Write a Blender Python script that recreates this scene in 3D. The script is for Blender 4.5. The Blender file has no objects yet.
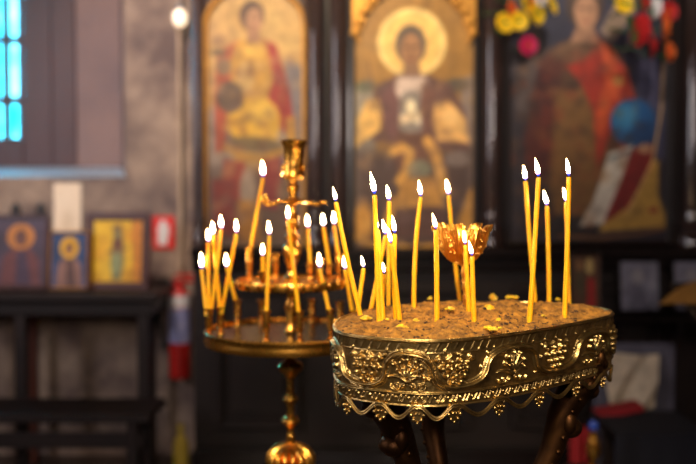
import bpy, math, random
import numpy as np
from mathutils import Vector, Matrix

random.seed(7)
RNG = np.random.default_rng(7)
SC = bpy.context.scene
COL = SC.collection
PI = math.pi

# ------------------------------------------------------------------ camera
F_PX = 840.0
CAM_Z = 1.20
PITCH = math.atan(32 / 840.0)
cam_d = bpy.data.cameras.new('camera')
cam = bpy.data.objects.new('camera', cam_d)
COL.objects.link(cam)
cam.location = (0, 0, CAM_Z)
cam.rotation_euler = (PI / 2 - PITCH, 0, 0)
cam_d.sensor_width = 36
cam_d.lens = F_PX / 696 * 36
cam_d.clip_start = 0.02
cam_d.dof.use_dof = True
cam_d.dof.focus_distance = 1.0
cam_d.dof.aperture_fstop = 2.9
SC.camera = cam

# ------------------------------------------------------------------ world, view, lights
SC.view_settings.view_transform = 'Standard'
SC.view_settings.look = 'None'
SC.view_settings.gamma = 1.0
SC.view_settings.use_curve_mapping = False
SC.view_settings.exposure = 0.0
SC.cycles.use_denoising = True
SC.cycles.use_light_tree = True
SC.cycles.max_bounces = 8
SC.cycles.sample_clamp_indirect = 4.0
world = bpy.data.worlds.new('sky')
SC.world = world
world.use_nodes = True
world.node_tree.nodes['Background'].inputs[0].default_value = (0.78, 1.0, 0.90, 1)
world.node_tree.nodes['Background'].inputs[1].default_value = 1.15


def light(name, kind, loc, power, color, target=None, size=0.3, size_y=None, angle=60, blend=0.6):
    d = bpy.data.lights.new(name, kind)
    d.energy = power
    d.color = color
    o = bpy.data.objects.new(name, d)
    COL.objects.link(o)
    o.location = loc
    if kind == 'AREA':
        d.size = size
        if size_y:
            d.shape = 'RECTANGLE'
            d.size_y = size_y
    else:
        d.shadow_soft_size = size
    if kind == 'SPOT':
        d.spot_size = math.radians(angle)
        d.spot_blend = blend
    if target is not None:
        o.rotation_euler = (Vector(target) - Vector(loc)).to_track_quat('-Z', 'Y').to_euler()
    return o


# daylight behind the tinted window of the far wall, and two area lights for assumed, unseen windows
light('window_daylight', 'AREA', (-2.9, 5.15, 2.25), 1400, (0.28, 0.66, 1.0), (-1.25, 3.95, 1.3), 0.8, 0.8)
light('assumed_side_light', 'AREA', (-2.75, 0.6, 2.1), 34, (0.95, 0.88, 0.95), (-0.4, 3.2, 1.9), 0.5, 1.1)  # assumed daylight from the left, no window in that wall
light('assumed_window_light', 'AREA', (0.15, -1.86, 2.05), 34, (1.0, 0.84, 0.76), (0.15, 3.0, 2.05), 0.26, 0.62)  # assumed window behind the camera, light hung before the solid wall
# assumed spot on the icons and assumed front lamp, both unseen; the two fills are added
light('assumed_icon_spot', 'SPOT', (-0.45, 1.6, 3.1), 350, (1.0, 0.78, 0.50), (0.02, 3.45, 1.80), 0.10, angle=42, blend=0.95)
light('wall_fill', 'SPOT', (-1.2, 2.0, 3.15), 300, (1.0, 0.78, 0.68), (-1.15, 3.9, 1.65), 0.12, angle=52, blend=0.95)  # added fill, brightens the wall in place of the lens veil
light('right_icon_fill', 'SPOT', (0.9, 1.9, 3.1), 150, (1.0, 0.86, 0.72), (1.02, 3.45, 2.05), 0.10, angle=34, blend=0.95)  # added fill to brighten the right icon and its flowers
light('assumed_front_lamp', 'SPOT', (-0.16, -0.55, 2.25), 270, (1.0, 0.83, 0.56), (0.05, 1.15, 0.94), 0.10, angle=34, blend=0.9)  # assumed lamp out of view, lights the frieze from the front


# ------------------------------------------------------------------ pixel <-> place
def ray(px, py):
    a = (px - 348) / F_PX
    b = -(py - 232) / F_PX
    c, s = math.cos(PITCH), math.sin(PITCH)
    return Vector((a, c + b * s, b * c - s))


def at_y(px, py, Y):
    r = ray(px, py)
    return Vector((0, 0, CAM_Z)) + r * (Y / r.y)


def at_z(px, py, Z):
    r = ray(px, py)
    return Vector((0, 0, CAM_Z)) + r * ((Z - CAM_Z) / r.z)


def to_px(p):
    x, y, z = p[0], p[1], p[2] - CAM_Z
    c, s = math.cos(PITCH), math.sin(PITCH)
    d = y * c - z * s
    u = y * s + z * c
    return 348 + F_PX * x / d, 232 - F_PX * u / d


# ------------------------------------------------------------------ mesh builder
class MB:
    def __init__(self):
        self.v, self.f, self.m = [], [], []
        self.n = 0

    def add(self, verts, faces, mat=0):
        o = self.n
        self.v.extend([tuple(p) for p in verts])
        self.f.extend([tuple(i + o for i in f) for f in faces])
        self.m.extend([mat] * len(faces))
        self.n += len(verts)

    def box(self, a, b, mat=0, M=None, bev=0.0):
        x0, y0, z0 = a
        x1, y1, z1 = b
        if bev <= 0:
            vs = [Vector(p) for p in ((x0, y0, z0), (x1, y0, z0), (x1, y1, z0), (x0, y1, z0),
                                      (x0, y0, z1), (x1, y0, z1), (x1, y1, z1), (x0, y1, z1))]
            fs = [(0, 3, 2, 1), (4, 5, 6, 7), (0, 1, 5, 4), (1, 2, 6, 5), (2, 3, 7, 6), (3, 0, 4, 7)]
        else:
            vs, idx = [], {}
            for i, (x, sx) in enumerate(((x0, 1), (x1, -1))):
                for j, (y, sy) in enumerate(((y0, 1), (y1, -1))):
                    for k, (z, sz) in enumerate(((z0, 1), (z1, -1))):
                        for ax in range(3):
                            p = [x + sx * bev, y + sy * bev, z + sz * bev]
                            p[ax] = (x, y, z)[ax]
                            idx[(i, j, k, ax)] = len(vs)
                            vs.append(Vector(p))
            fs = []
            for ax in range(3):
                o1, o2 = [a_ for a_ in range(3) if a_ != ax]
                for s in range(2):
                    q = []
                    for (p1, p2) in ((0, 0), (1, 0), (1, 1), (0, 1)):
                        c = [0, 0, 0]
                        c[ax] = s
                        c[o1] = p1
                        c[o2] = p2
                        q.append(idx[(c[0], c[1], c[2], ax)])
                    fs.append(tuple(q))
                for p1 in range(2):
                    for p2 in range(2):
                        c0 = [0, 0, 0]
                        c1 = [0, 0, 0]
                        c1[ax] = 1
                        for c in (c0, c1):
                            c[o1] = p1
                            c[o2] = p2
                        fs.append((idx[(*c0, o1)], idx[(*c0, o2)], idx[(*c1, o2)], idx[(*c1, o1)]))
            for i in range(2):
                for j in range(2):
                    for k in range(2):
                        fs.append((idx[(i, j, k, 0)], idx[(i, j, k, 1)], idx[(i, j, k, 2)]))
        if M is not None:
            vs = [M @ p for p in vs]
        self.add(vs, fs, mat)

    def lathe(self, prof, seg=32, c=(0, 0, 0), mat=0, M=None, flute=None, closed=True):
        vs, fs = [], []
        for (r, z) in prof:
            for i in range(seg):
                t = 2 * PI * i / seg
                rr = r
                if flute:
                    rr = r * (1 + flute[1] * (abs(math.cos(t * flute[0] / 2)) - 0.6))
                vs.append(Vector((rr * math.cos(t) + c[0], rr * math.sin(t) + c[1], z + c[2])))
        for j in range(len(prof) - 1):
            for i in range(seg):
                k = (i + 1) % seg
                fs.append((j * seg + i, j * seg + k, (j + 1) * seg + k, (j + 1) * seg + i))
        if closed:
            fs.append(tuple(range(seg - 1, -1, -1)))
            fs.append(tuple(range((len(prof) - 1) * seg, len(prof) * seg)))
        if M is not None:
            vs = [M @ p for p in vs]
        self.add(vs, fs, mat)

    def tube(self, pts, r, sides=8, mat=0, cap=True, closed=False):
        pts = [Vector(p) for p in pts]
        n = len(pts)
        rs = r if hasattr(r, '__len__') else [r] * n
        vs, fs = [], []
        up = Vector((0, 0, 1))
        prev = None
        for i, p in enumerate(pts):
            if closed:
                t = pts[(i + 1) % n] - pts[i - 1]
            else:
                t = pts[min(i + 1, n - 1)] - pts[max(i - 1, 0)]
            t = t.normalized() if t.length > 1e-9 else Vector((0, 0, 1))
            if prev is None:
                a = up.cross(t)
                if a.length < 1e-3:
                    a = Vector((1, 0, 0))
                a.normalize()
            else:
                a = prev - t * prev.dot(t)
                a.normalize()
            prev = a
            b = t.cross(a)
            for k in range(sides):
                q = 2 * PI * k / sides
                vs.append(p + (a * math.cos(q) + b * math.sin(q)) * rs[i])
        rng = n if closed else n - 1
        for i in range(rng):
            j = (i + 1) % n
            for k in range(sides):
                l = (k + 1) % sides
                fs.append((i * sides + k, i * sides + l, j * sides + l, j * sides + k))
        if cap and not closed:
            fs.append(tuple(range(sides - 1, -1, -1)))
            fs.append(tuple(range((n - 1) * sides, n * sides)))
        self.add(vs, fs, mat)

    def ball(self, c, r, seg=10, rings=6, mat=0, s=(1, 1, 1), M=None):
        vs, fs = [], []
        vs.append(Vector((0, 0, -r * s[2])))
        for j in range(1, rings):
            ph = -PI / 2 + PI * j / rings
            for i in range(seg):
                t = 2 * PI * i / seg
                vs.append(Vector((r * s[0] * math.cos(ph) * math.cos(t), r * s[1] * math.cos(ph) * math.sin(t), r * s[2] * math.sin(ph))))
        vs.append(Vector((0, 0, r * s[2])))
        for i in range(seg):
            k = (i + 1) % seg
            fs.append((0, 1 + k, 1 + i))
            for j in range(rings - 2):
                fs.append((1 + j * seg + i, 1 + j * seg + k, 1 + (j + 1) * seg + k, 1 + (j + 1) * seg + i))
            fs.append((len(vs) - 1, 1 + (rings - 2) * seg + i, 1 + (rings - 2) * seg + k))
        if M is not None:
            vs = [M @ p for p in vs]
        c = Vector(c)
        self.add([p + c for p in vs], fs, mat)

    def sheet(self, fn, nu, nv, mat=0, thick=0.0, M=None):
        """surface fn(u,v)->point for u,v in 0..1, given real thickness."""
        P = [[Vector(fn(i / nu, j / nv)) for i in range(nu + 1)] for j in range(nv + 1)]
        W = nu + 1
        vs = [p for row in P for p in row]
        fs = [(j * W + i, j * W + i + 1, (j + 1) * W + i + 1, (j + 1) * W + i) for j in range(nv) for i in range(nu)]
        if thick > 0:
            N = []
            for j in range(nv + 1):
                for i in range(nu + 1):
                    du = P[j][min(i + 1, nu)] - P[j][max(i - 1, 0)]
                    dv = P[min(j + 1, nv)][i] - P[max(j - 1, 0)][i]
                    n = du.cross(dv)
                    N.append(n.normalized() if n.length > 1e-12 else Vector((0, 0, 1)))
            k = len(vs)
            back = [p - n * thick for p, n in zip(vs, N)]
            fs2 = [(d + k, c + k, b + k, a + k) for (a, b, c, d) in fs]
            rim = [j * W for j in range(nv + 1)] + [nv * W + i for i in range(1, W)] + \
                  [j * W + nu for j in range(nv - 1, -1, -1)] + [i for i in range(nu - 1, 0, -1)]
            fs3 = [(rim[a], rim[(a + 1) % len(rim)], rim[(a + 1) % len(rim)] + k, rim[a] + k) for a in range(len(rim))]
            vs = vs + back
            fs = fs + fs2 + fs3
        if M is not None:
            vs = [M @ p for p in vs]
        self.add(vs, fs, mat)

    def build(self, name, mats, parent=None, smooth=True, loc=None, world_verts=False):
        me = bpy.data.meshes.new(name)
        vs = self.v
        if loc is not None and world_verts:
            L = Vector(loc)
            vs = [tuple(Vector(p) - L) for p in vs]
        me.from_pydata(vs, [], self.f)
        if not isinstance(mats, (list, tuple)):
            mats = [mats]
        for m in mats:
            me.materials.append(m)
        if len(mats) > 1:
            me.polygons.foreach_set('material_index', self.m)
        if smooth:
            me.polygons.foreach_set('use_smooth', [True] * len(me.polygons))
            try:
                me.set_sharp_from_angle(angle=math.radians(42))
            except Exception:
                pass
        me.update()
        o = bpy.data.objects.new(name, me)
        COL.objects.link(o)
        if parent is not None:
            o.parent = parent
        if loc is not None:
            o.location = loc
        return o


def thing(name, label, cat, loc=(0, 0, 0), rot=(0, 0, 0), group=None):
    o = bpy.data.objects.new(name, None)
    o.empty_display_size = 0.05
    COL.objects.link(o)
    o.location = loc
    o.rotation_euler = rot
    return tag(o, label, cat, group)


def tag(o, label, cat, group=None, kind=None):
    o['label'] = label
    o['category'] = cat
    if group:
        o['group'] = group
    if kind:
        o['kind'] = kind
    return o


def struct(o):
    o['kind'] = 'structure'
    return o


# ------------------------------------------------------------------ materials
def S(r, g=None, b=None):
    """sRGB 0..255 -> linear"""
    if g is None:
        r, g, b = r
    out = []
    for c in (r, g, b):
        c = c / 255.0
        out.append(c / 12.92 if c <= 0.04045 else ((c + 0.055) / 1.055) ** 2.4)
    return tuple(out)


def mat(name, col, rough=0.6, metal=0.0, noise=None, bump=None, sss=0, coat=0.0, spec=0.5, rough_var=0):
    """noise = (scale, second colour, contrast); bump = (scale, strength, distance)"""
    m = bpy.data.materials.new(name)
    m.use_nodes = True
    nt = m.node_tree
    p = nt.nodes['Principled BSDF']
    p.inputs['Base Color'].default_value = (*col, 1)
    p.inputs['Roughness'].default_value = rough
    p.inputs['Metallic'].default_value = metal
    p.inputs['Specular IOR Level'].default_value = spec
    p.inputs['Coat Weight'].default_value = coat
    tc = nt.nodes.new('ShaderNodeTexCoord')
    if noise:
        n = nt.nodes.new('ShaderNodeTexNoise')
        n.inputs['Scale'].default_value = noise[0]
        n.inputs['Detail'].default_value = 6
        n.inputs['Roughness'].default_value = 0.65
        nt.links.new(tc.outputs['Object'], n.inputs['Vector'])
        r = nt.nodes.new('ShaderNodeValToRGB')
        c = noise[2]
        r.color_ramp.elements[0].position = 0.5 - c
        r.color_ramp.elements[1].position = 0.5 + c
        r.color_ramp.elements[0].color = (*col, 1)
        r.color_ramp.elements[1].color = (*noise[1], 1)
        nt.links.new(n.outputs['Fac'], r.inputs['Fac'])
        nt.links.new(r.outputs['Color'], p.inputs['Base Color'])
        if rough_var:
            mr = nt.nodes.new('ShaderNodeMapRange')
            mr.inputs['To Min'].default_value = max(0.05, rough - rough_var)
            mr.inputs['To Max'].default_value = rough + rough_var
            nt.links.new(n.outputs['Fac'], mr.inputs['Value'])
            nt.links.new(mr.outputs['Result'], p.inputs['Roughness'])
    if bump:
        n2 = nt.nodes.new('ShaderNodeTexNoise')
        n2.inputs['Scale'].default_value = bump[0]
        n2.inputs['Detail'].default_value = 5
        nt.links.new(tc.outputs['Object'], n2.inputs['Vector'])
        b = nt.nodes.new('ShaderNodeBump')
        b.inputs['Strength'].default_value = bump[1]
        b.inputs['Distance'].default_value = bump[2]
        nt.links.new(n2.outputs['Fac'], b.inputs['Height'])
        nt.links.new(b.outputs['Normal'], p.inputs['Normal'])
    if sss:
        p.inputs['Subsurface Weight'].default_value = sss
        p.inputs['Subsurface Radius'].default_value = (1.0, 0.55, 0.12)
        p.inputs['Subsurface Scale'].default_value = 0.008
    return m


M = {}
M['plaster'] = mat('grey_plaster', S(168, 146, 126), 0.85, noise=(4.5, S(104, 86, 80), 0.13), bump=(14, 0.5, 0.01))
M['reveal'] = mat('reveal_plaster', S(150, 122, 114), 0.8, noise=(2.2, S(112, 94, 96), 0.2), bump=(10, 0.3, 0.01))  # warm tint of the window flare put into the plaster colour
M['sill'] = mat('blue_lit_sill', S(160, 196, 222), 0.35, noise=(6, S(150, 165, 180), 0.3))  # blue of the window light painted into the sill colour
M['ceiling'] = mat('ceiling_plaster', S(120, 105, 90), 0.9, noise=(2, S(100, 85, 72), 0.3))
M['floor'] = mat('floor_stone', S(70, 58, 50), 0.4, noise=(4, S(45, 36, 32), 0.2))
M['dark_wood'] = mat('dark_wood', S(38, 23, 18), 0.5, noise=(7, S(22, 13, 11), 0.25))
M['frame_wood'] = mat('frame_wood', S(84, 48, 42), 0.45, noise=(9, S(70, 40, 38), 0.25))
M['red_wood'] = mat('red_wood', S(120, 58, 34), 0.45, noise=(9, S(80, 36, 24), 0.25))
M['black_gloss'] = mat('black_lacquer', S(20, 14, 14), 0.25, noise=(12, S(30, 20, 19), 0.25), coat=0.2)
M['brown_gloss'] = mat('brown_lacquer', S(70, 46, 40), 0.28, noise=(12, S(50, 32, 30), 0.25), coat=0.4)
M['brass'] = mat('polished_brass', S(244, 184, 84), 0.27, 1.0, noise=(40, S(206, 138, 52), 0.25), rough_var=0.1, bump=(160, 0.15, 0.0006))
M['old_brass'] = mat('tarnished_brass', S(206, 172, 108), 0.35, 1.0, noise=(60, S(112, 90, 56), 0.18), rough_var=0.12, bump=(420, 0.35, 0.0008))
M['dark_brass'] = mat('dark_brass', S(62, 40, 26), 0.5, 1.0, noise=(60, S(80, 52, 28), 0.25), rough_var=0.1, bump=(300, 0.3, 0.0008))
M['gold_leaf'] = mat('gilded_metal', S(255, 206, 108), 0.33, 1.0, noise=(90, S(226, 150, 58), 0.25), rough_var=0.1, bump=(300, 0.35, 0.0008))
M['wax'] = mat('beeswax', S(255, 186, 22), 0.42, noise=(90, S(252, 164, 12), 0.3), sss=0.85, bump=(260, 0.15, 0.0006))
M['wax_old'] = mat('spilt_wax', S(252, 200, 44), 0.5, noise=(120, S(236, 160, 34), 0.3), sss=0.6, bump=(300, 0.5, 0.001))
M['wick'] = mat('burnt_wick', S(24, 18, 16), 0.9)
M['sand'] = mat('candle_sand', S(200, 138, 48), 0.95, noise=(75, S(86, 54, 20), 0.17), bump=(600, 1.0, 0.003))
M['crumb'] = mat('dark_crumb', S(70, 44, 26), 0.9, noise=(200, S(40, 26, 18), 0.3))
M['gilt'] = mat('gilded_moulding', S(226, 168, 74), 0.42, 0.55, noise=(30, S(180, 120, 46), 0.25), bump=(60, 0.5, 0.002))
M['paper'] = mat('cream_paper', S(250, 232, 205), 0.8, noise=(20, S(240, 220, 190), 0.3))
M['pipe'] = mat('pipe_paint', S(196, 172, 146), 0.6, noise=(9, S(160, 136, 112), 0.3))
M['white'] = mat('white_enamel', S(238, 232, 230), 0.5)
M['red'] = mat('red_enamel', S(196, 34, 28), 0.35)
M['sign_red'] = mat('sign_red', S(226, 40, 30), 0.5)
M['black'] = mat('black_plastic', S(30, 28, 30), 0.5)
M['blue_label'] = mat('blue_label', S(120, 130, 200), 0.5, noise=(30, S(190, 190, 220), 0.15))
M['yellow_label'] = mat('yellow_label', S(214, 184, 66), 0.6)
M['steel'] = mat('grey_steel', S(150, 150, 155), 0.35, 0.8)
M['navy'] = mat('navy_cloth', S(15, 15, 28), 0.9, bump=(60, 0.4, 0.004))
M['lace'] = mat('white_lace', S(225, 208, 180), 0.9, noise=(22, S(178, 162, 140), 0.2), bump=(70, 0.6, 0.004))
M['red_cloth'] = mat('red_cloth', S(150, 22, 30), 0.8)
M['gold_cloth'] = mat('gold_cloth', S(190, 140, 66), 0.6, noise=(40, S(140, 96, 44), 0.3), bump=(80, 0.5, 0.003))
M['grey_panel'] = mat('grey_panel', S(110, 108, 122), 0.5, noise=(9, S(70, 68, 82), 0.25))
M['blue_glass'] = mat('blue_glass', S(60, 90, 190), 0.1, coat=0.5)
M['petal_yellow'] = mat('yellow_petal', S(246, 206, 20), 0.6)
M['petal_red'] = mat('red_petal', S(186, 16, 20), 0.6)
M['petal_orange'] = mat('orange_petal', S(240, 120, 40), 0.6)
M['petal_white'] = mat('white_petal', S(226, 224, 226), 0.6)
M['petal_pink'] = mat('pink_petal', S(206, 30, 96), 0.6)
M['leaf'] = mat('green_leaf', S(40, 84, 34), 0.55)
M['stem_green'] = mat('green_stem', S(40, 60, 26), 0.6)


def paint_mat(name, rough=0.5):
    m = bpy.data.materials.new(name)
    m.use_nodes = True
    nt = m.node_tree
    p = nt.nodes['Principled BSDF']
    a = nt.nodes.new('ShaderNodeAttribute')
    a.attribute_name = 'paint'
    tc = nt.nodes.new('ShaderNodeTexCoord')
    n = nt.nodes.new('ShaderNodeTexNoise')
    n.inputs['Scale'].default_value = 24
    n.inputs['Detail'].default_value = 6
    nt.links.new(tc.outputs['Object'], n.inputs['Vector'])
    r = nt.nodes.new('ShaderNodeMapRange')
    r.inputs['From Min'].default_value = 0.3
    r.inputs['From Max'].default_value = 0.7
    r.inputs['To Min'].default_value = 0.72
    r.inputs['To Max'].default_value = 1.12
    nt.links.new(n.outputs['Fac'], r.inputs['Value'])
    x = nt.nodes.new('ShaderNodeVectorMath')
    x.operation = 'SCALE'
    nt.links.new(a.outputs['Color'], x.inputs[0])
    nt.links.new(r.outputs['Result'], x.inputs['Scale'])
    nt.links.new(x.outputs['Vector'], p.inputs['Base Color'])
    p.inputs['Roughness'].default_value = rough
    return m


M['paint'] = paint_mat('icon_paint')


def flame_mat():
    m = bpy.data.materials.new('candle_flame')
    m.use_nodes = True
    nt = m.node_tree
    nt.nodes.clear()
    out = nt.nodes.new('ShaderNodeOutputMaterial')
    tc = nt.nodes.new('ShaderNodeTexCoord')
    sep = nt.nodes.new('ShaderNodeSeparateXYZ')
    nt.links.new(tc.outputs['Generated'], sep.inputs[0])
    ramp = nt.nodes.new('ShaderNodeValToRGB')
    e = ramp.color_ramp.elements
    e[0].position = 0.0
    e[0].color = (0.02, 0.04, 0.55, 1)
    e[1].position = 1.0
    e[1].color = (1.0, 0.50, 0.16, 1)
    for pos, c in ((0.10, (0.03, 0.06, 0.6, 1)), (0.2, (0.75, 0.32, 0.25, 1)), (0.30, (1.0, 0.74, 0.38, 1)), (0.8, (1.0, 0.68, 0.30, 1))):
        k = e.new(pos)
        k.color = c
    st = nt.nodes.new('ShaderNodeValToRGB')
    s = st.color_ramp.elements
    s[0].position = 0.0
    s[0].color = (0.012, 0.012, 0.012, 1)
    s[1].position = 1.0
    s[1].color = (0.30, 0.30, 0.30, 1)
    for pos, c in ((0.12, 0.02), (0.26, 0.5), (0.5, 1.0), (0.8, 0.75)):
        k = s.new(pos)
        k.color = (c, c, c, 1)
    mul = nt.nodes.new('ShaderNodeMath')
    mul.operation = 'MULTIPLY'
    mul.inputs[1].default_value = FLAME_STRENGTH
    em = nt.nodes.new('ShaderNodeEmission')
    nt.links.new(sep.outputs['Z'], ramp.inputs['Fac'])
    nt.links.new(sep.outputs['Z'], st.inputs['Fac'])
    nt.links.new(st.outputs['Color'], mul.inputs[0])
    nt.links.new(ramp.outputs['Color'], em.inputs['Color'])
    nt.links.new(mul.outputs[0], em.inputs['Strength'])
    nt.links.new(em.outputs[0], out.inputs['Surface'])
    return m


FLAME_STRENGTH = 170.0
HAZE = 0.034
M['flame'] = flame_mat()


def tinted_glass():
    m = bpy.data.materials.new('turquoise_glass')
    m.use_nodes = True
    nt = m.node_tree
    nt.nodes.clear()
    out = nt.nodes.new('ShaderNodeOutputMaterial')
    tr = nt.nodes.new('ShaderNodeBsdfTransparent')
    tl = nt.nodes.new('ShaderNodeBsdfTranslucent')
    tc = nt.nodes.new('ShaderNodeTexCoord')
    n = nt.nodes.new('ShaderNodeTexNoise')
    n.inputs['Scale'].default_value = 5
    nt.links.new(tc.outputs['Object'], n.inputs['Vector'])
    r = nt.nodes.new('ShaderNodeValToRGB')
    r.color_ramp.elements[0].position = 0.4
    r.color_ramp.elements[0].color = (0.10, 0.72, 0.74, 1)
    r.color_ramp.elements[1].position = 0.68
    r.color_ramp.elements[1].color = (0.62, 0.94, 0.94, 1)  # pale noise patches painted in as blown-out hot spots
    nt.links.new(n.outputs['Fac'], r.inputs['Fac'])
    nt.links.new(r.outputs['Color'], tr.inputs['Color'])
    nt.links.new(r.outputs['Color'], tl.inputs['Color'])
    mx = nt.nodes.new('ShaderNodeMixShader')
    mx.inputs[0].default_value = 0.35
    nt.links.new(tr.outputs[0], mx.inputs[1])
    nt.links.new(tl.outputs[0], mx.inputs[2])
    nt.links.new(mx.outputs[0], out.inputs['Surface'])
    return m


M['pane'] = tinted_glass()

# ------------------------------------------------------------------ room shell
YI = 3.50      # face of the icon screen
YW = 3.92      # face of the plastered window wall
X0, X1, Y0, Y1, Z1 = -2.9, 2.6, -1.9, 5.0, 3.4


def slab(name, a, b, m, bev=0):
    q = MB()
    q.box(a, b, bev=bev)
    return struct(q.build(name, m, smooth=False))


slab('floor', (X0 - .1, Y0 - .1, -0.1), (X1 + .1, Y1, 0), M['floor'])
slab('ceiling', (X0 - .1, Y0 - .1, Z1), (X1 + .1, Y1, Z1 + .1), M['ceiling'])
slab('wall_left', (X0 - .1, Y0 - .1, 0), (X0, Y1, Z1), M['plaster'])
slab('wall_right', (X1, Y0 - .1, 0), (X1 + .1, Y1, Z1), M['plaster'])
slab('wall_front', (X0, Y0 - .1, 0), (X1, Y0, Z1), M['plaster'])

# window wall with a splayed embrasure
edge_x = at_y(125, 100, YW).x
sill_front = at_y(100, 177, YW).z
YG = YW + 0.42
frame_x = at_y(121, 100, YG).x
wood_x = at_y(52, 100, YG).x
sill_back = at_y(40, 167, YG).z
wq = MB()
wl, wt = -2.75, 2.95           # left side and top of the opening at the wall face
gl, gt = -2.45, 2.7
YB = YG + 0.12
iconw_x = at_y(188, 200, YW).x + 0.25
wq.box((X0, YW, 0), (X1, YB, sill_front - 0.0005))
wq.box((edge_x, YW, sill_front - 0.0005), (X1, YB, Z1))
wq.box((X0, YW, sill_front - 0.0005), (wl, YB, Z1))
wq.box((wl, YW, wt), (edge_x, YB, Z1))
struct(wq.build('wall_back', M['plaster'], smooth=False))
rv = MB()
A = [(wl, YW, sill_front), (edge_x, YW, sill_front), (edge_x, YW, wt), (wl, YW, wt)]
B = [(gl, YG, sill_back), (frame_x, YG, sill_back), (frame_x, YG, gt), (gl, YG, gt)]
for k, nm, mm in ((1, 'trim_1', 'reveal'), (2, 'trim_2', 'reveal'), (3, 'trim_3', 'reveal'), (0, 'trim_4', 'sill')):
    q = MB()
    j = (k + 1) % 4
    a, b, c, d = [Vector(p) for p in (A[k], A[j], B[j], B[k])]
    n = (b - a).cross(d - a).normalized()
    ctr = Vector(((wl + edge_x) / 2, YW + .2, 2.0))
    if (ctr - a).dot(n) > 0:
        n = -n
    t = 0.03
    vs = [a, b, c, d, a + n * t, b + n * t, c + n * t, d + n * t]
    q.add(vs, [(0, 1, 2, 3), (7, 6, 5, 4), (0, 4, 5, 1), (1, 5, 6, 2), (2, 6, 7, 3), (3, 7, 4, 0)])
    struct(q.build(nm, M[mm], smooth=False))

# frame bars added around the assumed window light, the wall has no opening
q = MB()
for bx in (((-.12, Y0, 1.62), (-.07, Y0 + .03, 2.48)), ((.37, Y0, 1.62), (.42, Y0 + .03, 2.48)), ((-.07, Y0, 1.62), (.37, Y0 + .03, 1.665)), ((-.07, Y0, 2.435), (.37, Y0 + .03, 2.48))):
    q.box(*bx, bev=.004)
struct(q.build('added_window_frame', M['frame_wood'], smooth=False))

q = MB()
q.box((wood_x - .005, YG + .012, sill_back - .03), (frame_x + .03, YG + .10, gt), bev=.0)
struct(q.build('trim_5', M['reveal'], smooth=False))
q = MB()
q.box((wood_x, YG - .004, sill_back - .01), (at_y(76, 100, YG).x, YG + .02, gt), bev=.006)
struct(q.build('trim_6', M['frame_wood'], smooth=False))

# the window: wooden frame, bars and tinted panes
win = bpy.data.objects.new('window_1', None)
COL.objects.link(win)
win.location = (0, 0, 0)
struct(win)
gx1 = at_y(19, 100, YG + .05).x
gz0 = at_y(10, 138, YG + .05).z
q = MB()
fx = wood_x - .03
q.box((gx1 + .04, YG, sill_back - .02), (fx + .03, YG + .09, gt), bev=.006)
q.box((gx1, YG + .03, sill_back), (gx1 + .055, YG + .10, gt), bev=.006)
q.box((gl, YG, sill_back - .02), (gl + .25, YG + .09, gt), bev=.006)
q.box((gl + .25, YG + .0, sill_back - .02), (gx1 + .04, YG + .09, gz0 - .02), bev=.006)
q.box((gl + .25, YG + .03, gz0 - .03), (gx1 + .01, YG + .10, gz0), bev=.006)
q.box((gl + .25, YG, gt - .15), (gx1 + .04, YG + .09, gt), bev=.006)
q.build('window_frame', M['frame_wood'], win, smooth=False)
q = MB()
step_x = (21 - 8.0) / 840 * YG
xs = [gx1 - step_x * i for i in range(1, 9)]
zrow = [at_y(10, y, YG + .05).z for y in (138, 100, 40)]
dz = zrow[2] - zrow[1]
zs = zrow + [zrow[2] + dz * i for i in range(1, 4)]
for x in xs:
    if x > gl + .25:
        q.box((x - .017, YG + .045, gz0), (x + .017, YG + .065, gt - .15))
for z in zs[1:]:
    if z < gt - .15:
        q.box((gl + .25, YG + .046, z - .02), (gx1, YG + .064, z + .02))
q.build('window_bars', M['frame_wood'], win, smooth=False)
q = MB()
q.box((gl + .25, YG + .052, gz0), (gx1, YG + .058, gt - .15))
q.build('window_pane', M['pane'], win, smooth=False)


# thin haze volume added in place of the lens glow
hz = bpy.data.materials.new('lens_veil_haze')
hz.use_nodes = True
hz.node_tree.nodes.clear()
ho = hz.node_tree.nodes.new('ShaderNodeOutputMaterial')
hv = hz.node_tree.nodes.new('ShaderNodeVolumeScatter')
hv.inputs['Density'].default_value = HAZE
hv.inputs['Anisotropy'].default_value = 0.35
hv.inputs['Color'].default_value = (1.0, 0.9, 0.86, 1)
hz.node_tree.links.new(hv.outputs[0], ho.inputs['Volume'])
q = MB()
q.box((X0 + .02, 1.9, 1.12), (X1 - .02, YW + .35, Z1 - .02))
hb_ = q.build('lens_veil_haze', hz, smooth=False)
tag(hb_, 'thin added haze standing in for lens glow before the far wall', 'haze', kind='stuff')

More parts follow.
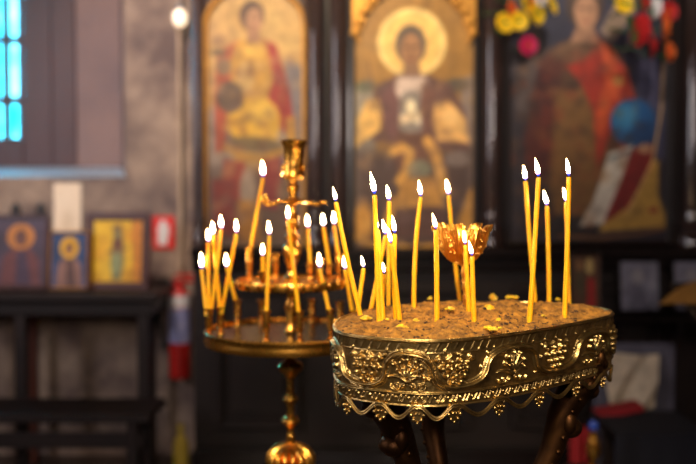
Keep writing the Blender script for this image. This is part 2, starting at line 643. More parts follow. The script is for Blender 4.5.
# ------------------------------------------------------------------ painted panels
class Canvas:
    """paints a panel in a frame of its own, one cell to about 3 mm of board"""

    def __init__(self, x0, y0, x1, y1, bg, step=1.0):
        self.x0, self.y0, self.x1, self.y1 = x0, y0, x1, y1
        self.nx = int(round((x1 - x0) / step)) + 1
        self.ny = int(round((y1 - y0) / step)) + 1
        xs = np.linspace(x0, x1, self.nx)
        ys = np.linspace(y0, y1, self.ny)
        self.X, self.Y = np.meshgrid(xs, ys)
        self.C = np.zeros((self.ny, self.nx, 3))
        self.C[:] = bg
        self.step = step

    def mix(self, m, col, a=1.0):
        m = np.clip(m, 0, 1)[..., None] * a
        self.C = self.C * (1 - m) + np.array(col) * m

    def ell(self, cx, cy, rx, ry, col, soft=1.5, rot=0, a=1.0):
        t = math.radians(rot)
        dx, dy = self.X - cx, self.Y - cy
        u = dx * math.cos(t) + dy * math.sin(t)
        v = -dx * math.sin(t) + dy * math.cos(t)
        d = (np.sqrt((u / rx) ** 2 + (v / ry) ** 2) - 1) * min(rx, ry)
        self.mix(0.5 - d / soft, col, a)

    def ring(self, cx, cy, r, w, col, soft=1.5, a=1.0):
        d = np.abs(np.hypot(self.X - cx, self.Y - cy) - r) - w / 2
        self.mix(0.5 - d / soft, col, a)

    def line(self, pts, w, col, soft=1.2, a=1.0):
        best = np.full(self.X.shape, 1e9)
        for (ax, ay), (bx, by) in zip(pts[:-1], pts[1:]):
            vx, vy = bx - ax, by - ay
            t = np.clip(((self.X - ax) * vx + (self.Y - ay) * vy) / (vx * vx + vy * vy + 1e-9), 0, 1)
            best = np.minimum(best, np.hypot(self.X - ax - t * vx, self.Y - ay - t * vy))
        self.mix(0.5 - (best - w / 2) / soft, col, a)

    def poly(self, pts, col, soft=1.5, a=1.0):
        inside = np.zeros(self.X.shape, bool)
        best = np.full(self.X.shape, 1e9)
        n = len(pts)
        for i in range(n):
            ax, ay = pts[i]
            bx, by = pts[(i + 1) % n]
            if ay != by:
                c = ((ay > self.Y) != (by > self.Y)) & (self.X < (bx - ax) * (self.Y - ay) / (by - ay) + ax)
                inside ^= c
            vx, vy = bx - ax, by - ay
            t = np.clip(((self.X - ax) * vx + (self.Y - ay) * vy) / (vx * vx + vy * vy + 1e-9), 0, 1)
            best = np.minimum(best, np.hypot(self.X - ax - t * vx, self.Y - ay - t * vy))
        d = np.where(inside, -best, best)
        self.mix(0.5 - d / soft, col, a)

    def build(self, name, Y, parent=None, place=None, thick=0.02, loc=None):
        """front face as a fine grid, sides and back as a board of real thickness"""
        nx, ny = self.nx, self.ny
        if place is None:
            def place(x, y):
                return at_y(x, y, Y)
        a, b, c = place(self.x0, self.y0), place(self.x1, self.y0), place(self.x0, self.y1)
        eu, ev = (b - a), (c - a)
        eu = Vector((eu.x, 0, 0)) if abs(eu.z) < 1e-6 else eu
        n = eu.cross(ev).normalized()
        if n.y > 0:
            n = -n
        vs = []
        for j in range(ny):
            for i in range(nx):
                vs.append(a + eu * (i / (nx - 1)) + ev * (j / (ny - 1)))
        k = len(vs)
        co = [a, a + eu, a + eu + ev, a + ev]
        vs += [p for p in co] + [p - n * thick for p in co]
        fs = [(j * nx + i, j * nx + i + 1, (j + 1) * nx + i + 1, (j + 1) * nx + i) for j in range(ny - 1) for i in range(nx - 1)]
        fs = [f[::-1] for f in fs]
        nf = len(fs)
        fs += [(k + 4, k + 5, k + 6, k + 7), (k, k + 1, k + 5, k + 4), (k + 1, k + 2, k + 6, k + 5), (k + 2, k + 3, k + 7, k + 6), (k + 3, k, k + 4, k + 7)]
        if loc is not None:
            vs = [p - Vector(loc) for p in vs]
        me = bpy.data.meshes.new(name)
        me.from_pydata([tuple(p) for p in vs], [], fs)
        at = me.color_attributes.new('paint', 'FLOAT_COLOR', 'POINT')
        cc = np.ones((len(vs), 4), np.float32)
        s = np.clip(self.C.reshape(-1, 3) / 255.0, 0, 1)
        cc[:k, :3] = np.where(s <= 0.04045, s / 12.92, ((s + 0.055) / 1.055) ** 2.4)
        cc[k:, :3] = (0.03, 0.02, 0.012)
        at.data.foreach_set('color', cc.ravel())
        me.materials.append(M['paint'])
        me.update()
        o = bpy.data.objects.new(name, me)
        COL.objects.link(o)
        if parent is not None:
            o.parent = parent
        if loc is not None:
            o.location = loc
        return o


def swirl(cv, n, cols, x0, y0, x1, y1, size, seed, a=0.35):
    r = random.Random(seed)
    for _ in range(n):
        cx, cy = r.uniform(x0, x1), r.uniform(y0, y1)
        cv.ell(cx, cy, r.uniform(.4, 1) * size, r.uniform(.4, 1) * size, r.choice(cols), size * .8, r.uniform(0, 180), a)


# --- the icon screen behind
def pX(px, Y=YI):
    return at_y(px, 200, Y).x


def pZ(py, Y=YI):
    return at_y(348, py, Y).z


screen = thing('icon_screen', 'dark carved wooden icon screen standing behind the candle stands', 'icon screen', (pX(440), YI + .05, 0))
SL = screen.location.copy()


def spart(q, name, m, smooth=True):
    return q.build(name, m, screen, smooth, loc=(0, 0, 0))


def rel(q):
    q.v = [tuple(Vector(p) - SL) for p in q.v]
    return q


xs0, xs1 = pX(192), pX(770)
q = MB()
q.box((xs0, YI + .02, 0), (xs1, YI + .12, 3.1))
spart(rel(q), 'back_board', M['dark_wood'], False)
q = MB()   # lower rail and ledge under the icons
q.box((xs0, YI - .07, pZ(256)), (xs1, YI + .02, pZ(247)), bev=.006)
q.box((xs0, YI - .03, pZ(270)), (xs1, YI + .02, pZ(256)), bev=.004)
spart(rel(q), 'ledge', M['black_gloss'], False)
q = MB()
q.box((xs0, YI - .05, 0), (xs1, YI + .02, 0.16), bev=.006)
spart(rel(q), 'plinth', M['black_gloss'], False)
for (a, b) in ((212, 300), (358, 472), (512, 664)):     # sunk panels below the ledge
    q = MB()
    za, zb = 0.24, pZ(285)
    xa, xb = pX(a), pX(b)
    w = .035
    for bx in (((xa, YI - .02, za), (xa + w, YI + .02, zb)), ((xb - w, YI - .02, za), (xb, YI + .02, zb)),
               ((xa + w, YI - .02, za), (xb - w, YI + .02, za + w)), ((xa + w, YI - .02, zb - w), (xb - w, YI + .02, zb))):
        q.box(*bx, bev=.005)
    q.box((xa + w + .03, YI + .005, za + w + .03), (xb - w - .03, YI + .02, zb - w - .03), bev=.004)
    spart(rel(q), 'panel_moulding', M['dark_wood'], False)


M['column_lacquer'] = mat('column_lacquer', S(62, 42, 38), 0.12, noise=(12, S(34, 24, 24), 0.25), coat=0.8)  # brown lightened, the lift from haze is in the colour


def colonette(px, rpx, m):
    x, r = pX(px), rpx / 840 * YI
    q = MB()
    z0, z1 = pZ(247), 2.75
    prof = [(r * 1.35, z0), (r * 1.35, z0 + .05), (r * 1.05, z0 + .07), (r * 1.2, z0 + .10), (r, z0 + .14)]
    n = 14
    for i in range(n + 1):
        t = i / n
        prof.append((r * (1 + .04 * math.sin(t * PI)), z0 + .15 + t * (z1 - z0 - .35)))
    prof += [(r * 1.2, z1 - .17), (r * 1.05, z1 - .12), (r * 1.5, z1 - .05), (r * 1.5, z1)]
    q.lathe(prof, 28, (x, YI - .02, 0))
    rel(q)
    return spart(q, 'colonette', m)


colonette(200, 6, M['brown_gloss'])
colonette(316, 8, M['column_lacquer'])
colonette(338, 8.5, M['column_lacquer'])
colonette(491, 9, M['column_lacquer'])
colonette(690, 10, M['column_lacquer'])
# flat pilasters beside the colonettes
for a, b in ((303, 308), (346, 353), (476, 482), (500, 508), (667, 679)):
    q = MB()
    q.box((pX(a), YI - .03, pZ(247)), (pX(b), YI + .02, 2.9), bev=.008)
    spart(rel(q), 'pilaster', M['black_gloss'] if a > 320 else M['brown_gloss'], False)

# --- left icon: standing soldier saint in gold armour
cvl = Canvas(207, -22, 304, 246, (226, 180, 104))
c = cvl
swirl(c, 60, [(240, 200, 120), (205, 155, 80), (196, 150, 96)], 207, -22, 304, 110, 12, 3)
c.poly([(207, 110), (230, 90), (240, 246), (207, 246)], (170, 150, 130), 8)
c.poly([(286, 60), (304, 66), (304, 246), (270, 246)], (140, 128, 130), 8)
c.poly([(207, 170), (304, 165), (304, 246), (207, 246)], (128, 98, 76), 18)
c.poly([(218, 52), (238, 40), (232, 80), (226, 150), (216, 152), (214, 90)], (190, 84, 50), 4)
c.poly([(262, 38), (276, 44), (290, 90), (294, 122), (284, 132), (268, 96)], (178, 50, 42), 3)
c.poly([(236, 42), (250, 36), (266, 40), (274, 80), (268, 98), (238, 98), (228, 66)], (222, 166, 62), 4)
c.ell(254, 50, 11, 8, (240, 190, 80), 3)
c.ell(246, 76, 9, 16, (216, 176, 104), 4)
c.ell(250, 70, 3, 12, (150, 110, 60), 3, 20, .6)
c.ell(254, 120, 27, 25, (246, 190, 58), 3)
c.ell(262, 112, 14, 12, (255, 210, 90), 8, 0, .6)
c.ell(256, 144, 30, 8, (120, 100, 70), 4, 5, .85)
c.line([(226, 146), (240, 156), (262, 158), (284, 150)], 6, (206, 150, 60), 3)
c.poly([(224, 158), (246, 162), (244, 200), (222, 200)], (176, 74, 50), 4)
c.poly([(262, 160), (282, 156), (278, 210), (260, 206)], (160, 60, 52), 4)
c.ell(248, 190, 8, 22, (196, 170, 140), 4)
c.poly([(238, 200), (258, 200), (262, 240), (240, 242)], (206, 140, 56), 5)
c.poly([(212, 180), (234, 176), (238, 236), (214, 236)], (150, 60, 44), 6)
c.ell(230, 96, 14, 16, (112, 88, 66), 4)
c.ell(224, 66, 8, 9, (150, 120, 84), 4)
c.ell(219, 52, 8, 4, (120, 96, 64), 3)
c.poly([(286, 116), (296, 116), (300, 180), (288, 184)], (214, 156, 64), 4)
c.ring(253, 18, 21, 3, (240, 196, 110), 3, .6)
c.ell(252, 15, 12.5, 15, (96, 62, 44), 3)
c.ell(254, 20, 8, 12.5, (200, 146, 104), 2.5)
c.poly([(248, 28), (259, 28), (261, 42), (247, 42)], (190, 136, 96), 3)
c.line([(250, 18), (252, 18)], 1.6, (90, 56, 42), 1.5)
c.line([(256, 18), (258.5, 18)], 1.6, (90, 56, 42), 1.5)
c.line([(252, 26), (256, 26)], 1.4, (150, 80, 64), 1.5)
swirl(c, 40, [(255, 210, 110), (150, 90, 50), (200, 150, 80)], 225, 45, 285, 150, 5, 5, .35)
swirl(c, 90, [(120, 84, 64), (160, 120, 86), (210, 170, 110), (140, 104, 92)], 207, 30, 304, 246, 7, 55, .32)
ic = thing('icon_painting', 'arched icon of a soldier saint in gold armour and red cloak', 'icon', (pX(255), YI, pZ(246)))
cvl.C *= np.array([.84, .84, .88])
cvl.build('painted_panel', YI - .012, ic, thick=.02, loc=None).location = -ic.location
# gilded arch moulding
q = MB()
pts = []
xa, xb = 205, 304.5
cxp, rr = (xa + xb) / 2, (xb - xa) / 2
pts.append(at_y(xa, 247, YI - .02))
for i in range(25):
    t = PI - PI * i / 24
    pts.append(at_y(cxp + rr * math.cos(t), 26 - 40 * math.sin(t), YI - .02))
pts.append(at_y(xb, 247, YI - .02))
q.tube(pts, .011, 8)
o = q.build('arch_moulding', M['gilt'], ic)
o.location = -ic.location
q = MB()    # spandrels that fill the corners above the arch
for s in (-1, 1):
    arc = [at_y(cxp + s * rr * math.cos(t), 26 - 40 * math.sin(t), YI - .022) for t in np.linspace(0, PI / 2, 12)]
    cor = at_y(cxp + s * rr, -26, YI - .022)
    top = at_y(cxp, -26, YI - .022)
    ring = arc + [top, cor]
    n = len(ring)
    vs = ring + [p + Vector((0, .02, 0)) for p in ring]
    fs = [tuple(range(n)), tuple(range(2 * n - 1, n - 1, -1))] + [(i, (i + 1) % n, (i + 1) % n + n, i + n) for i in range(n)]
    q.add(vs, fs)
o = q.build('spandrel', M['brown_gloss'], ic, False)
o.location = -ic.location

# --- middle icon: haloed saint
cvm = Canvas(354, -24, 474, 262, (166, 122, 58))
c = cvm
swirl(c, 70, [(188, 138, 62), (146, 104, 46), (170, 130, 80)], 354, -24, 474, 110, 12, 8, .3)
c.ring(412, 46, 58, 1.6, (150, 106, 44), 2, .7)
c.poly([(354, 85), (372, 80), (380, 100), (366, 250), (354, 250)], (150, 140, 128), 6)
c.poly([(462, 78), (474, 74), (474, 250), (456, 250)], (140, 124, 120), 6)
c.ell(366, 86, 10, 6, (96, 98, 76), 5)
c.ell(458, 84, 12, 7, (92, 84, 74), 5)
c.poly([(354, 150), (474, 146), (474, 262), (354, 262)], (82, 62, 58), 18)
c.ell(412, 42, 34, 34, (255, 206, 118), 2.5)
c.ring(412, 42, 32, 5, (255, 224, 150), 3, .7)
c.ell(411, 44, 15.5, 20, (100, 84, 74), 3)
c.ell(411, 50, 10.5, 17, (166, 120, 84), 2.5)
c.poly([(405, 62), (419, 62), (422, 78), (402, 78)], (150, 112, 84), 3)
c.line([(405, 46), (408.5, 46)], 2, (76, 52, 42), 1.5)
c.line([(414, 46), (417.5, 46)], 2, (76, 52, 42), 1.5)
c.line([(411, 47), (411, 54)], 1.3, (126, 84, 60), 1.5)
c.line([(408, 59), (414, 59)], 1.6, (128, 64, 54), 1.5)
c.poly([(376, 86), (398, 74), (428, 74), (452, 84), (466, 112), (470, 150), (448, 150), (372, 140), (368, 120)], (104, 72, 68), 4)
c.poly([(398, 76), (426, 76), (434, 104), (390, 104)], (222, 198, 186), 5)
c.ell(412, 112, 18, 22, (146, 136, 130), 4)
c.ell(411, 106, 5, 7, (255, 236, 196), 3)
c.ell(405, 118, 6, 5, (240, 214, 180), 3)
c.ell(418, 117, 6, 6, (230, 214, 190), 3)
c.poly([(366, 100), (378, 98), (386, 112), (380, 130), (356, 146), (358, 118)], (240, 190, 104), 4)
c.poly([(430, 104), (450, 100), (466, 118), (470, 142), (438, 140)], (246, 190, 112), 4)
c.ell(452, 116, 10, 8, (255, 210, 140), 5, 20, .7)
c.poly([(392, 80), (400, 100), (398, 138), (384, 130), (380, 96)], (112, 74, 74), 3)
c.poly([(424, 80), (436, 92), (432, 130), (424, 136), (420, 104)], (120, 80, 70), 3)
c.line([(368, 60), (376, 100), (388, 150)], 1.8, (120, 84, 50), 2, .8)
c.poly([(398, 132), (428, 132), (434, 158), (428, 176), (398, 172), (392, 150)], (112, 74, 60), 4)
c.line([(394, 150), (402, 146), (410, 152), (408, 168), (400, 180)], 9, (222, 164, 78), 4)
c.line([(428, 140), (436, 152), (446, 190)], 10, (222, 164, 82), 4)
c.ell(420, 168, 12, 9, (130, 128, 108), 4)
c.poly([(402, 178), (436, 176), (446, 206), (396, 208)], (206, 150, 72), 4)
for xx in (406, 414, 422, 430, 437):
    c.line([(xx, 180), (xx + 1, 206)], 1.6, (138, 94, 52), 2, .7)
c.poly([(398, 208), (446, 206), (450, 236), (392, 236)], (96, 66, 60), 5)
c.line([(394, 200), (388, 220)], 8, (212, 154, 74), 4)
c.ell(364, 222, 9, 22, (222, 158, 66), 5)
c.poly([(470, 190), (474, 186), (474, 246), (452, 240)], (206, 148, 66), 4)
c.line([(354, 236), (372, 244), (412, 247), (452, 244), (474, 234)], 5, (206, 150, 64), 3)
c.poly([(354, 248), (474, 248), (474, 262), (354, 262)], (60, 42, 40), 3)
c.ell(458, 158, 12, 8, (128, 112, 108), 4)
swirl(c, 90, [(96, 72, 60), (150, 112, 80), (220, 176, 110), (110, 90, 92)], 354, 80, 474, 250, 7, 56, .3)
ic2 = thing('icon_painting', 'icon of a dark haired saint with a large pale gold halo', 'icon', (pX(414), YI, pZ(262)))
cvm.build('painted_panel', YI - .012, ic2, thick=.02).location = -ic2.location
q = MB()
for s in (-1, 1):       # gilded scalloped corners
    xe = 414 + s * 62
    ring = [at_y(xe, -26, YI - .03), at_y(414 + s * 14, -26, YI - .03)]
    for i in range(16):
        t = i / 15
        r = 1 + .05 * abs(math.sin(t * PI * 4))
        ang = math.radians(82 - 78 * t)
        ring.append(at_y(414 + s * 54 * r * math.cos(ang), 48 - 60 * r * math.sin(ang), YI - .03))
    ring.append(at_y(xe, 34, YI - .03))
    n = len(ring)
    vs = ring + [p + Vector((0, .02, 0)) for p in ring]
    q.add(vs, [tuple(range(n)), tuple(range(2 * n - 1, n - 1, -1))] + [(i, (i + 1) % n, (i + 1) % n + n, i + n) for i in range(n)])
    for i in range(7):
        t = (i + .5) / 7
        ang = math.radians(80 - 72 * t)
        q.ball(at_y(414 + s * 61 * math.cos(ang), 48 - 66 * math.sin(ang), YI - .035), .018, 8, 5, s=(1, .5, 1))
o = q.build('gilded_corner', M['gilt'], ic2)
o.location = -ic2.location
q = MB()
q.tube([at_y(353, 262, YI - .02), at_y(353, -30, YI - .02)], .008, 6)
q.tube([at_y(475, 262, YI - .02), at_y(475, -30, YI - .02)], .008, 6)
q.tube([at_y(353, 262, YI - .02), at_y(475, 262, YI - .02)], .008, 6)
o = q.build('panel_moulding', M['dark_wood'], ic2)
o.location = -ic2.location

# --- right icon: winged figure with a blue globe and a scroll
cvr = Canvas(508, -24, 667, 244, (44, 36, 46))
c = cvr
c.poly([(508, -24), (667, -24), (667, 80), (508, 80)], (40, 38, 62), 10)
c.poly([(636, 60), (667, 60), (667, 160), (640, 150)], (66, 64, 92), 6)
c.poly([(512, 50), (540, 20), (552, 60), (540, 120), (516, 110)], (78, 66, 66), 8)
c.poly([(600, 30), (616, 0), (632, -10), (636, 10), (612, 44)], (150, 126, 104), 5)
c.poly([(548, 50), (570, 38), (604, 38), (624, 60), (640, 120), (640, 160), (600, 225), (540, 236), (528, 200), (530, 110)], (84, 54, 34), 5)
c.poly([(540, 60), (562, 44), (560, 90), (548, 170), (530, 200), (524, 140)], (78, 28, 22), 7)
c.poly([(556, 90), (596, 84), (608, 150), (590, 224), (548, 224)], (124, 86, 44), 8)
c.poly([(566, 66), (604, 44), (626, 66), (640, 108), (626, 150), (612, 130), (598, 170), (594, 110), (580, 80)], (164, 44, 24), 4)
c.poly([(600, 40), (616, 50), (620, 100), (608, 96)], (196, 78, 34), 5)
c.ell(619, 80, 6, 6, (170, 110, 50), 3)
c.ell(604, 110, 6, 26, (206, 82, 34), 5, 8)
c.ell(570, 52, 20, 10, (120, 88, 60), 5, 0, .8)
c.poly([(576, 26), (594, 26), (600, 42), (570, 42)], (170, 124, 92), 3)
c.ell(585, 4, 19, 24, (74, 50, 36), 4)
c.ell(586, 12, 12, 18, (190, 140, 104), 3)
c.line([(580, 8), (583.5, 8)], 1.8, (84, 54, 40), 1.5)
c.line([(589, 8), (592.5, 8)], 1.8, (84, 54, 40), 1.5)
c.line([(583.5, 21), (589, 21)], 1.6, (150, 76, 62), 1.5)
c.poly([(528, 180), (548, 186), (556, 214), (600, 218), (596, 236), (520, 236)], (40, 30, 30), 6)
c.poly([(640, 158), (660, 160), (660, 196), (672, 226), (600, 232), (606, 216)], (196, 150, 66), 4)
c.ell(655, 210, 4, 3, (160, 60, 40), 2)
c.poly([(636, 146), (656, 142), (652, 168), (630, 206), (606, 222), (604, 190)], (134, 30, 26), 3)
c.ell(634, 122, 23, 24, (24, 84, 140), 2.5)
c.ell(626, 116, 12, 13, (60, 136, 176), 10, 0, .8)
c.ell(646, 134, 14, 14, (24, 54, 96), 10, 0, .7)
c.poly([(610, 152), (634, 144), (622, 180), (604, 224), (580, 226), (594, 200)], (224, 212, 194), 3)
c.line([(612, 158), (630, 151)], 4, (112, 128, 132), 3)
c.ell(646, 148, 8, 5, (180, 130, 96), 3)
c.line([(664, 56), (662, 110), (654, 160), (628, 214)], 2.2, (220, 176, 110), 1.5)
c.line([(560, 236), (600, 238), (640, 234), (667, 228)], 3, (150, 96, 48), 3, .8)
swirl(c, 60, [(60, 36, 30), (150, 100, 50), (110, 50, 30)], 530, 40, 640, 220, 7, 12, .25)
swirl(c, 80, [(40, 26, 24), (120, 76, 40), (150, 60, 34)], 512, 30, 600, 230, 7, 57, .3)
ic3 = thing('icon_painting', 'dark icon of a robed figure with a blue globe and white scroll', 'icon', (pX(588), YI, pZ(244)))
cvr.build('painted_panel', YI - .012, ic3, thick=.02).location = -ic3.location
q = MB()
q.tube([at_y(508, 244, YI - .02), at_y(508, -30, YI - .02)], .009, 6)
q.tube([at_y(668, 244, YI - .02), at_y(668, -30, YI - .02)], .009, 6)
q.tube([at_y(508, 243, YI - .02), at_y(668, 243, YI - .02)], .011, 6)
o = q.build('panel_moulding', M['dark_wood'], ic3)
o.location = -ic3.location


# ------------------------------------------------------------------ flowers hung at the corners of the right icon
def bloom(px, py, rpx, m, label, group, kind='open', Y=YI - .16, tilt=0.0):
    p = at_y(px, py, Y)
    r = rpx * 1.2 / 840 * Y
    t = thing('flower', label, 'flower', p, (PI / 2 + tilt, 0, random.uniform(0, 2)), group)
    q = MB()
    layers = ((1.0, 9, .15), (.72, 8, .45), (.45, 6, .8)) if kind == 'open' else ((1.0, 12, .1), (.8, 11, .3))
    for (k, n, lift) in layers:
        for i in range(n):
            a = 2 * PI * i / n + k * 3
            w = 1.5 * r * k * PI / n

            def fn(u, v, a=a, k=k, w=w, lift=lift):
                L = r * k * (0.08 + .92 * v)
                ww = w * math.sin(min(1, v * 1.1 + .12) * PI * .62) * (u - .5) * 2
                z = lift * r * .6 * v ** 1.3 + r * .10 * (u - .5) ** 2 * 4 * v
                return Vector((L * math.cos(a) - ww * math.sin(a), L * math.sin(a) + ww * math.cos(a), z))
            q.sheet(fn, 4, 5, thick=r * .03)
    q.build('petals', m, t)
    q = MB()
    q.ball((0, 0, r * .18), r * .2, 10, 6, s=(1, 1, .8))
    q.build('flower_centre', M['petal_orange'] if kind == 'open' else M['leaf'], t)
    q = MB()
    q.tube([(0, 0, -.0), (0, -r * .2, -r * .8), (0, 0, -.14)], .003, 6)
    for i in range(2):
        a = 1.2 + i * PI

        def fl(u, v, a=a):
            L = r * 1.15 * v
            ww = r * .3 * math.sin(v * PI) * (u - .5) * 2
            return Vector((L * math.cos(a) - ww * math.sin(a), L * math.sin(a) + ww * math.cos(a), -r * .35 - .2 * r * v))
        q.sheet(fl, 3, 6, thick=r * .03)
    q.build('stem', M['leaf'], t)
    return t


yellow = [(505, 23, 8.5, 'low yellow daisy at the far left end of the upper flowers'), (519, 21, 8, 'yellow daisy between the leftmost bloom and the orange one'),
          (537, 13, 9.5, 'large yellow daisy in the middle of the left flower bunch'), (551, 4, 9, 'yellow daisy nearest the painted face'),
          (526, 5, 8, 'yellow daisy at the top of the left flower bunch'), (624, 4, 8.5, 'yellow daisy right of the painted head')]
for (x, y, r, l) in yellow:
    bloom(x, y, r, M['petal_yellow'], l, 'flowers on the right icon', 'daisy', tilt=random.uniform(-.3, .3))
bloom(511, 9, 7, M['petal_orange'], 'small peach flower at the left end of the bunch', 'flowers on the right icon')
bloom(530, 1, 6, M['petal_orange'], 'small orange flower between two yellow daisies', 'flowers on the right icon')
bloom(528, 46, 8, M['petal_pink'], 'pink flower hanging below the yellow daisies', 'flowers on the right icon')
bloom(541, -2, 7, M['petal_white'], 'white flower at the top edge above the yellow daisies', 'flowers on the right icon')
bloom(662, 28, 12, M['petal_orange'], 'large orange red rose in the right bunch', 'flowers on the right icon')
bloom(638, 30, 13, M['petal_red'], 'dark red rose at the left of the right bunch', 'flowers on the right icon')
bloom(650, 46, 10, M['petal_red'], 'red rose at the bottom of the right bunch', 'flowers on the right icon')
bloom(669, 52, 8, M['petal_orange'], 'small orange rose at the lower right of the bunch', 'flowers on the right icon')
bloom(654, 8, 8, M['petal_white'], 'white flower above the red roses', 'flowers on the right icon')
bloom(668, 12, 8, M['petal_red'], 'red rose at the top right of the right bunch', 'flowers on the right icon')
bloom(643, 2, 8, M['petal_red'], 'red rose left of the white flower', 'flowers on the right icon')


# ------------------------------------------------------------------ small framed pictures
def framed(name, label, cat, px0, py0, px1, py1, Y, wpx, wood, painter, tilt=-.1, skew=0):
    zb = at_y(348, py1, Y).z
    x0_, x1_ = at_y(px0, py1, Y).x, at_y(px1, py1, Y).x
    zt = at_y(348, py0, Y).z
    W, Hh = x1_ - x0_, zt - zb
    t = thing(name, label, cat, ((x0_ + x1_) / 2, Y, zb), (tilt, 0, skew))
    w = wpx / 840 * Y
    q = MB()
    q.box((-W / 2, -.008, 0), (W / 2, .016, w), bev=.004)
    q.box((-W / 2, -.008, Hh - w), (W / 2, .016, Hh), bev=.004)
    q.box((-W / 2, -.008, w), (-W / 2 + w, .016, Hh - w), bev=.004)
    q.box((W / 2 - w, -.008, w), (W / 2, .016, Hh - w), bev=.004)
    q.build('picture_frame', wood, t, False)
    cv = painter(W - 2 * w, Hh - 2 * w)
    iw, ih = W - 2 * w, Hh - 2 * w

    def place(x, y):
        return Vector((-iw / 2 + (x - cv.x0) / (cv.x1 - cv.x0) * iw, 0.0, w + ih - (y - cv.y0) / (cv.y1 - cv.y0) * ih))
    cv.build('painted_panel', 0, t, place, thick=.012)
    return t


def saint(bg, halo, robe, robe2, skin=(170, 120, 90), fx=50):
    def f(W, Hh):
        c = Canvas(0, 0, 100, 130, bg, 1.5)
        swirl(c, 20, [tuple(min(255, int(k * 1.25)) for k in bg), tuple(int(k * .75) for k in bg)], 0, 0, 100, 130, 18, 21, .4)
        c.poly([(fx - 38, 130), (fx - 32, 76), (fx - 14, 58), (fx + 16, 58), (fx + 34, 78), (fx + 38, 130)], robe, 4)
        c.poly([(fx - 6, 60), (fx + 10, 60), (fx + 22, 130), (fx - 8, 130)], robe2, 5)
        c.ell(fx, 36, 26, 26, halo, 3)
        c.ell(fx, 38, 11, 15, (84, 54, 44), 3)
        c.ell(fx, 41, 8, 12, skin, 3)
        c.line([(fx - 5, 39), (fx - 2, 39)], 2, (60, 40, 34), 2)
        c.line([(fx + 2, 39), (fx + 5, 39)], 2, (60, 40, 34), 2)
        c.line([(fx - 2, 50), (fx + 2, 50)], 1.6, (120, 60, 50), 2)
        return c
    return f


def gold_stripe(W, Hh):
    c = Canvas(0, 0, 100, 130, (236, 190, 36), 1.5)
    swirl(c, 30, [(250, 212, 60), (206, 150, 24), (222, 150, 40)], 0, 0, 100, 130, 20, 31, .4)
    c.poly([(78, 0), (100, 0), (100, 130), (84, 130)], (210, 132, 40), 8)
    c.ell(48, 20, 10, 12, (140, 112, 60), 5)
    c.poly([(42, 26), (58, 26), (64, 90), (58, 126), (40, 126), (36, 80)], (130, 128, 84), 7)
    c.ell(50, 52, 10, 16, (110, 70, 50), 5)
    c.ell(47, 92, 9, 24, (150, 160, 110), 6)
    c.line([(30, 66), (70, 60)], 4, (150, 110, 60), 4)
    return c


YT = 3.62
# ------------------------------------------------------------------ left side: long table with icons
tz = at_y(80, 290, YT).z
tbl = thing('side_table', 'long dark wooden side table carrying small icons under the window', 'table', (at_y(75, 300, YT).x, YT + .05, 0))
TL = tbl.location.copy()


def tb(q, name, m, smooth=False):
    q.v = [tuple(Vector(p) - TL) for p in q.v]
    return q.build(name, m, tbl, smooth)


txa, txb = at_y(-60, 300, YT).x, at_y(165, 300, YT).x
q = MB()
q.box((txa, YT - .14, tz - .035), (txb, YT + .24, tz), bev=.006)
tb(q, 'tabletop', M['dark_wood'])
q = MB()
q.box((txa + .03, YT - .10, tz - .095), (txb - .03, YT + .2, tz - .035))
tb(q, 'apron', M['dark_wood'])
for (a, b, dy, mm) in ((-56, -46, -.09, 'dark_wood'), (14, 26, -.09, 'dark_wood'), (137, 149, -.09, 'dark_wood'), (-52, -44, .16, 'dark_wood'), (28, 35, .16, 'red_wood'), (148, 154, .16, 'dark_wood')):
    q = MB()
    xa, xb = at_y(a, 350, YT + dy).x, at_y(b, 350, YT + dy).x
    q.box((xa, YT + dy, 0), (xb, YT + dy + .04, tz - .095), bev=.004)
    tb(q, 'leg', M[mm])
# a low bench rail in front
bn = thing('bench', 'dark low wooden bench standing in front of the side table', 'bench', (at_y(60, 430, YT - .4).x, YT - .4, 0))
YBn = YT - .4
q = MB()
bx0, bx1 = at_y(-60, 430, YBn).x, at_y(160, 430, YBn).x
zt = at_y(60, 405, YBn).z
q.box((bx0, YBn - .16, zt - .03), (bx1, YBn + .12, zt), bev=.005)
o = q.build('seat', M['dark_wood'], bn, False)
o.location = -bn.location
q = MB()
q.box((bx0 + .03, YBn - .14, zt - .13), (bx1 - .03, YBn - .12, zt - .07), bev=.004)
o = q.build('stretcher', M['dark_wood'], bn, False)
o.location = -bn.location
for xx in (bx0 + .05, bx1 - .09):
    for yy in (YBn - .15, YBn + .07):
        q = MB()
        q.box((xx, yy, 0), (xx + .04, yy + .04, zt - .03), bev=.004)
        o = q.build('leg', M['dark_wood'], bn, False)
        o.location = -bn.location

